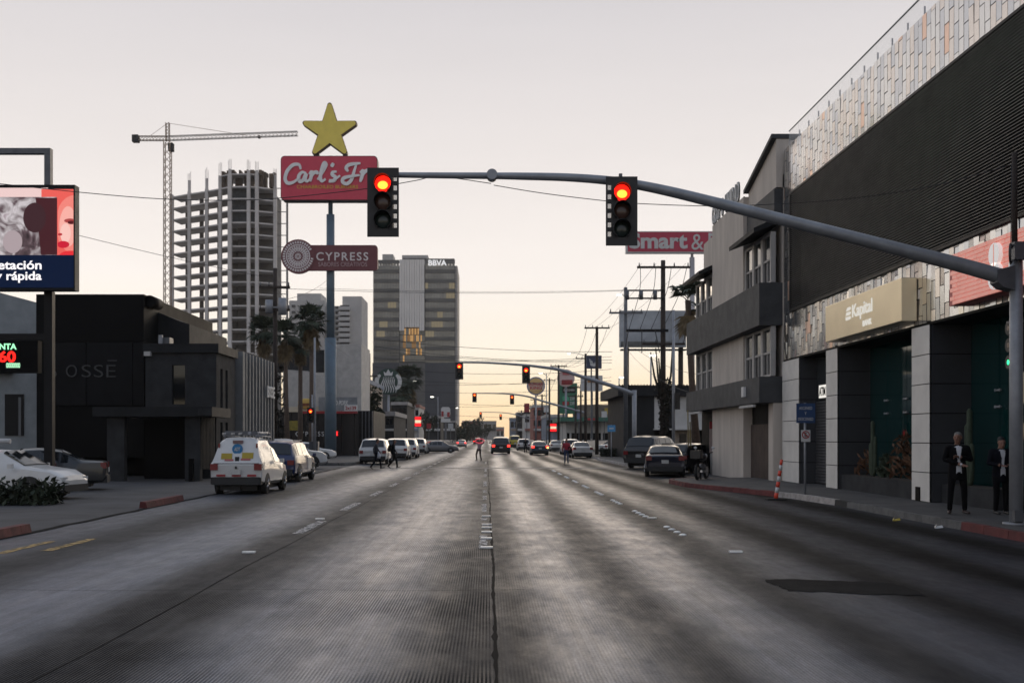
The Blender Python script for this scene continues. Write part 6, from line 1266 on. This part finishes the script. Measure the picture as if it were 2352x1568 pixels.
def person(label, loc, hdg, pose, cols, height=1.74, fine=False, coat=False, shirt=False, group=None, hairlen=.0):
    J = dict(STAND); J.update(pose); V = {k: Vector(v) for k, v in J.items()}; s = height / 1.74
    root = thing('person', label, 'person', loc, hdg, group); tmp = MB(); tags = []
    def add(tag_, rings=None, ball=None):
        i0 = len(tmp.v)
        if rings: tmp.rings(rings, 14)
        else: tmp.ball(*ball)
        tags.extend([tag_] * (len(tmp.v) - i0))
    up = (V['neck'] - V['pel']).normalized(); rx = (V['shR'] - V['shL']).normalized(); fy = up.cross(rx).normalized()
    pl, ch, nk = V['pel'], V['chest'], V['neck']
    wst = pl.lerp(ch, .5)
    tor = [(pl - up * .10, .12, .09), (pl - up * .04, .165, .115), (pl + up * .05, .165, .115), (wst, .15, .105), (ch, .185, .12), (ch + up * .09, .20, .115), (nk - up * .05, .15, .09), (nk, .06, .06)]
    add('top', [(c, a * (1.1 if coat else 1), d * (1.12 if coat else 1), rx, fy) for c, a, d in tor])
    if coat: add('top', [(pl - up * .22, .175, .13, rx, fy), (pl - up * .1, .185, .14, rx, fy), (pl + up * .08, .18, .135, rx, fy), (wst, .165, .12, rx, fy)])
    hd = V['head']; fd = V['face'].normalized(); hu = (hd - nk).normalized()
    add('skin', tube_rings(nk - hu * .03, nk.lerp(hd, .6), .056, .054)); sx_ = fd.cross(Vector((0, 0, 1))).normalized()
    add('skin', [(hd - Vector((0, 0, .115)) + fd * .03, .035, .03, sx_, fd), (hd - Vector((0, 0, .09)) + fd * .02, .052, .055, sx_, fd), (hd - Vector((0, 0, .04)) + fd * .005, .068, .082, sx_, fd), (hd + Vector((0, 0, .02)), .077, .098, sx_, fd), (hd + Vector((0, 0, .07)) - fd * .005, .073, .093, sx_, fd), (hd + Vector((0, 0, .105)) - fd * .01, .05, .065, sx_, fd), (hd + Vector((0, 0, .118)) - fd * .01, .02, .03, sx_, fd)])
    add('skin', tube_rings(hd + fd * .085 + Vector((0, 0, .01)), hd + fd * .108 - Vector((0, 0, .03)), .011, .017))
    for e in (-1, 1): add('skin', ball=(tuple(hd + sx_ * e * .08), .013, .02, .032, 8, 5))
    for S in 'LR':
        sh, el, wr = V['sh' + S], V['el' + S], V['wr' + S]; k = 1.08 if coat else 1.0
        add('top', tube_rings(sh, el, .062 * k, .047 * k)); add('top', tube_rings(el, wr, .047 * k, .034 * k)); add('top', tube_rings(ch.lerp(nk, .5), sh, .075, .060 * k))
        d = (wr - el).normalized(); pn = d.cross(rx if abs(d.dot(rx)) < .9 else fy).normalized(); sdv = d.cross(pn).normalized(); hb_ = wr + d * .02
        add('skin', [(wr - d * .02, .026, .022, sdv, pn), (hb_ + d * .02, .034, .02, sdv, pn), (hb_ + d * .07, .040, .018, sdv, pn), (hb_ + d * .085, .036, .016, sdv, pn)])
        if fine:
            inn = -pn if S == 'L' else pn
            for f_, (o_, ln) in enumerate(((-.030, .066), (-.010, .076), (.011, .07), (.031, .055))):
                a = hb_ + d * .08 + sdv * o_; c = a + (d * .75 + fy * .5).normalized() * ln * .5; e_ = c + (d * .2 + fy * .9).normalized() * ln * .5
                add('skin', tube_rings(a, c, .0095, .009, 3)); add('skin', tube_rings(c, e_, .009, .0075, 3))
            a = hb_ + d * .02 + sdv * -.034; c = a + (d * .6 - sdv * .7).normalized() * .035; add('skin', tube_rings(a, c, .012, .011, 3)); add('skin', tube_rings(c, c + (d * .8 + fy * .4).normalized() * .03, .011, .008, 3))
        hi, kn, an = V['hi' + S], V['kn' + S], V['an' + S]
        add('bottom', tube_rings(hi + Vector((0, 0, .03)), kn, .092, .066)); add('bottom', tube_rings(kn, an + (kn - an).normalized() * .02, .066, .052))
        ft = V['ft' + S]; to = an + ft; add('shoe', [(an + Vector((0, 0, -.0)) - ft.normalized() * .03, .04, .04), (an - Vector((0, 0, .03)), .045, .055), (an - Vector((0, 0, .05)), .046, .06)]); hl = an - ft.normalized() * .04 - Vector((0, 0, .05)); add('shoe', tube_rings(hl, to + Vector((0, 0, .0)), .042, .036, 4, .75, rx))
    kd = kdtree.KDTree(len(tmp.v))
    for i, v in enumerate(tmp.v): kd.insert(v, i)
    kd.balance()
    ob = bpy.data.objects.new('tmp', tmp.mesh('tmp', black)); COL.objects.link(ob)
    rm = ob.modifiers.new('r', 'REMESH'); rm.mode = 'VOXEL'; rm.voxel_size = .0085 if fine else .018
    smm = ob.modifiers.new('s', 'SMOOTH'); smm.iterations = 3 if fine else 2; smm.factor = .5
    dm = ob.modifiers.new('d', 'DECIMATE'); dm.ratio = .22 if fine else .6
    dg = bpy.context.evaluated_depsgraph_get(); me = bpy.data.meshes.new_from_object(ob.evaluated_get(dg)); bpy.data.objects.remove(ob)
    me.materials.clear(); order = ['skin', 'top', 'bottom', 'shoe', 'shirt', 'hair']
    for o_ in order: me.materials.append(cols[o_])
    for p in me.polygons:
        c = p.center; _, i, _ = kd.find(c); tg_ = tags[i]
        if tg_ == 'top' and not coat and c.z < pl.z + .02 and abs((c - pl).dot(rx)) < .2 and (c - pl).length < .25: tg_ = 'bottom'
        if tg_ == 'top' and shirt:
            l = c - pl; h_ = l.dot(up); xx_ = abs(l.dot(rx)); 
            if l.dot(fy) > .055 and -.06 < h_ < .5 and xx_ < .020 + .045 * abs(h_ - .22) / .28 : tg_ = 'shirt'
        if tg_ == 'skin' and (c - hd).length < .16:
            q = c - hd
            if q.z > .055 - .0 and q.dot(fd) < .075 or (q.dot(fd) < -.01 and q.z > -.06): tg_ = 'hair'
        p.material_index = order.index(tg_); p.use_smooth = True
    body = link('body', me, root); body.scale = (s, s, s)
    m = MB()                                               # hair cap and facial features
    m.rings([(hd + Vector((0, 0, .03)) - fd * .035, .082, .085, sx_, fd), (hd + Vector((0, 0, .075)) - fd * .018, .080, .095, sx_, fd), (hd + Vector((0, 0, .11)) - fd * .014, .06, .075, sx_, fd), (hd + Vector((0, 0, .13)) - fd * .014, .02, .03, sx_, fd)], 14)
    if hairlen: m.rings([(hd + Vector((0, 0, -hairlen)) - fd * .05, .06, .03, sx_, fd), (hd - fd * .055, .082, .05, sx_, fd), (hd + Vector((0, 0, .07)) - fd * .04, .08, .06, sx_, fd)], 12)
    h = m.build('hair', cols['hair'], root, True); h.scale = (s, s, s)
    if fine:
        m = MB()
        for e in (-1, 1): m.ball(tuple(hd + sx_ * e * .03 + fd * .086 + Vector((0, 0, .012))), .011, .008, .006, 8, 5); m.ball(tuple(hd + sx_ * e * .03 + fd * .09 + Vector((0, 0, .03))), .018, .006, .004, 8, 4)
        m.ball(tuple(hd + fd * .083 - Vector((0, 0, .055))), .022, .008, .005, 8, 4); h = m.build('facial_features', M('dark features', (.03, .012, .01), .6, var=0), root, True); h.scale = (s, s, s)
    return root
skin1 = M('skin', (.22, .11, .075), .6, var=.06, scale=12); suit = M('black suit', (.005, .005, .006), .9, var=.15, scale=8, spec=.1); suitn = M('navy suit', (.005, .0055, .010), .9, var=.15, scale=8, spec=.1); shirtw = M('white shirt', (.52, .53, .56), .8, var=.06, scale=10); shoe = M('dark shoe', (.012, .010, .009), .4, var=0); shoeb = M('brown shoe', (.025, .010, .008), .4, var=0); hairg = M('grey hair', (.14, .14, .13), .8, var=.3, scale=30); hairb = M('dark hair', (.010, .008, .007), .7, var=.2, scale=30)
x, y = G(2199, 1180, .15)
person('grey haired man in dark suit and white shirt, one arm bent across his chest', (x, y, .15), R(172), dict(face=(.5, .85, 0), elL=(-.26, .06, 1.16), wrL=(.02, .20, 1.22), elR=(.27, .02, 1.16), wrR=(-.02, .22, 1.06), anL=(-.15, 0, .09), anR=(.16, .0, .09), knL=(-.13, .03, .5), knR=(.14, .03, .5), ftL=(-.04, .18, -.05), ftR=(.05, .18, -.05)), dict(skin=skin1, top=suit, bottom=suit, shoe=shoeb, shirt=shirtw, hair=hairg), 1.77, True, True, True)
x, y = G(2298, 1181, .15)
person('dark haired man in a black suit looking down at his hands beside the signal pole', (x, y, .15), R(180), dict(head=(0, .06, 1.60), face=(.1, .9, -.35), elL=(-.27, .02, 1.14), wrL=(-.12, .24, 1.12), elR=(.27, .02, 1.14), wrR=(.10, .25, 1.10)), dict(skin=skin1, top=suitn, bottom=suit, shoe=shoe, shirt=shirtw, hair=hairb), 1.68, True, True, True)
darkj = M('dark jacket', (.006, .0065, .008), .9, var=.15, scale=8, spec=.1); jean = M('dark jeans', (.007, .008, .012), .9, var=.2, scale=8, spec=.1); greyt = M('grey top', (.03, .033, .042), .85, var=.15)
walkA = dict(anL=(-.09, .27, .11), knL=(-.09, .22, .50), ftL=(0, .2, -.02), anR=(.09, -.30, .14), knR=(.09, -.02, .50), ftR=(0, .12, -.12), pel=(0, 0, .92), elL=(-.24, -.16, 1.14), wrL=(-.24, -.14, .9), elR=(.24, .1, 1.14), wrR=(.24, .24, .94), neck=(0, .04, 1.44), head=(0, .08, 1.6))
xa, ya = G(864, 1077); person('walker in a grey top and dark trousers crossing the road with a white bag', (xa, ya, 0), R(-88), walkA, dict(skin=skin1, top=greyt, bottom=jean, shoe=shoe, shirt=shirtw, hair=hairb), 1.76, group='two people crossing the road')
xb, yb = G(903, 1075); person('walker all in black carrying a backpack just ahead of the grey topped walker', (xb, yb, 0), R(-92), dict(walkA, anL=(-.09, -.30, .14), knL=(-.09, -.0, .5), ftL=(0, .12, -.12), anR=(.09, .26, .11), knR=(.09, .2, .5), ftR=(0, .2, .0)), dict(skin=skin1, top=darkj, bottom=darkj, shoe=shoe, shirt=shirtw, hair=hairb), 1.72, group='two people crossing the road', hairlen=.16)
m = MB(); m.rings([((xa + .1, ya + .02, .62), .12, .06), ((xa + .11, ya, .72), .16, .08), ((xa + .10, ya, .95), .13, .07), ((xa + .1, ya, 1.0), .03, .03)], 12); m.tube([(xa + .1, ya, .98), (xa + .12, ya, 1.1), (xa + .16, ya + .02, .98)], .012, 5); tag(m.build('carrier_bag', shirtw), 'white carrier bag held by the walker in the grey top', 'bag')
m = MB(); m.rings([((xb - .22, yb, .98), .07, .12), ((xb - .24, yb, 1.1), .11, .15), ((xb - .2, yb, 1.34), .09, .14), ((xb - .16, yb, 1.42), .04, .08)], 12); tag(m.build('backpack', darkj), 'black backpack worn by the walker dressed in black', 'bag')
x, y = G(1102, 1058); pinkt = M('pale pink top', (.22, .16, .17), .8, var=.1); person('street performer leaning back with arms raised in the middle of the road', (x, y, 0), R(150), dict(pel=(0, .12, .90), chest=(0, .06, 1.2), neck=(0, -.05, 1.38), head=(0, -.04, 1.54), shL=(-.19, -.03, 1.34), shR=(.19, -.03, 1.34), elL=(-.42, .05, 1.42), elR=(.42, .05, 1.42), wrL=(-.30, .12, 1.62), wrR=(.30, .12, 1.62), hiL=(-.1, .12, .88), hiR=(.1, .12, .88), knL=(-.16, .2, .48), anL=(-.13, -.02, .09), knR=(.22, .16, .50), anR=(.34, -.12, .10), face=(0, 1, .2)), dict(skin=skin1, top=pinkt, bottom=M('dark brown trousers', (.02, .010, .009), .85, var=.1), shoe=shoe, shirt=shirtw, hair=hairb), 1.74)
t = thing('juggling_hoop', 'glowing pink red hoop held over the street performer', 'hoop', (x, y - .1, 1.6)); b = MB(); P = [(x + math.cos(6.2832 * i / 24) * .34, y - .1 + math.sin(6.2832 * i / 24) * .1, 1.56 + math.sin(6.2832 * i / 24) * .16) for i in range(25)]; b.tube(P, .03, 8, False); b.build('ring', EM('hoop glow', (.9, .08, .12), .8), t)
x, y = G(1301, 1065); person('person in red jacket and blue jeans standing in the right lane', (x, y, 0), R(175), dict(elL=(-.26, .02, 1.14), wrL=(-.2, .2, 1.02), elR=(.26, -.02, 1.12), wrR=(.26, .04, .9)), dict(skin=skin1, top=M('red jacket', (.26, .012, .025), .8, var=.15), bottom=M('blue jeans', (.02, .035, .085), .85, var=.15), shoe=shoe, shirt=shirtw, hair=hairb), 1.72)
m = MB(); m.rings([((x - .0 + .24, y - .05, .72), .12, .08), ((x + .25, y - .05, .95), .16, .12), ((x + .24, y - .05, 1.2), .1, .08)], 12); tag(m.build('shoulder_bag', darkj), 'black shoulder bag at the side of the red jacketed person', 'bag')
x, y = G(1207, 1040); person('small dark figure standing beside the white SUV far down the road', (x, y, 0), R(170), {}, dict(skin=skin1, top=darkj, bottom=darkj, shoe=shoe, shirt=shirtw, hair=hairb), 1.70)
# ================================================================ haze: thin warm dusk air
hz = MB(); hz.box(-170, 170, -25, 1000, -1.2, 95); ho = hz.build('haze', None); ho['kind'] = 'stuff'; ho['label'] = 'thin warm dusk haze over the street'
hm = bpy.data.materials.new('haze air'); hm.use_nodes = True; ht = hm.node_tree; ht.nodes.clear(); hout = ht.nodes.new('ShaderNodeOutputMaterial'); pv = ht.nodes.new('ShaderNodeVolumePrincipled')
pv.inputs['Color'].default_value = (.92, .90, .87, 1); pv.inputs['Density'].default_value = .00013; pv.inputs['Anisotropy'].default_value = .3; ht.links.new(pv.outputs[0], hout.inputs['Volume'])
ho.data.materials.clear(); ho.data.materials.append(hm)
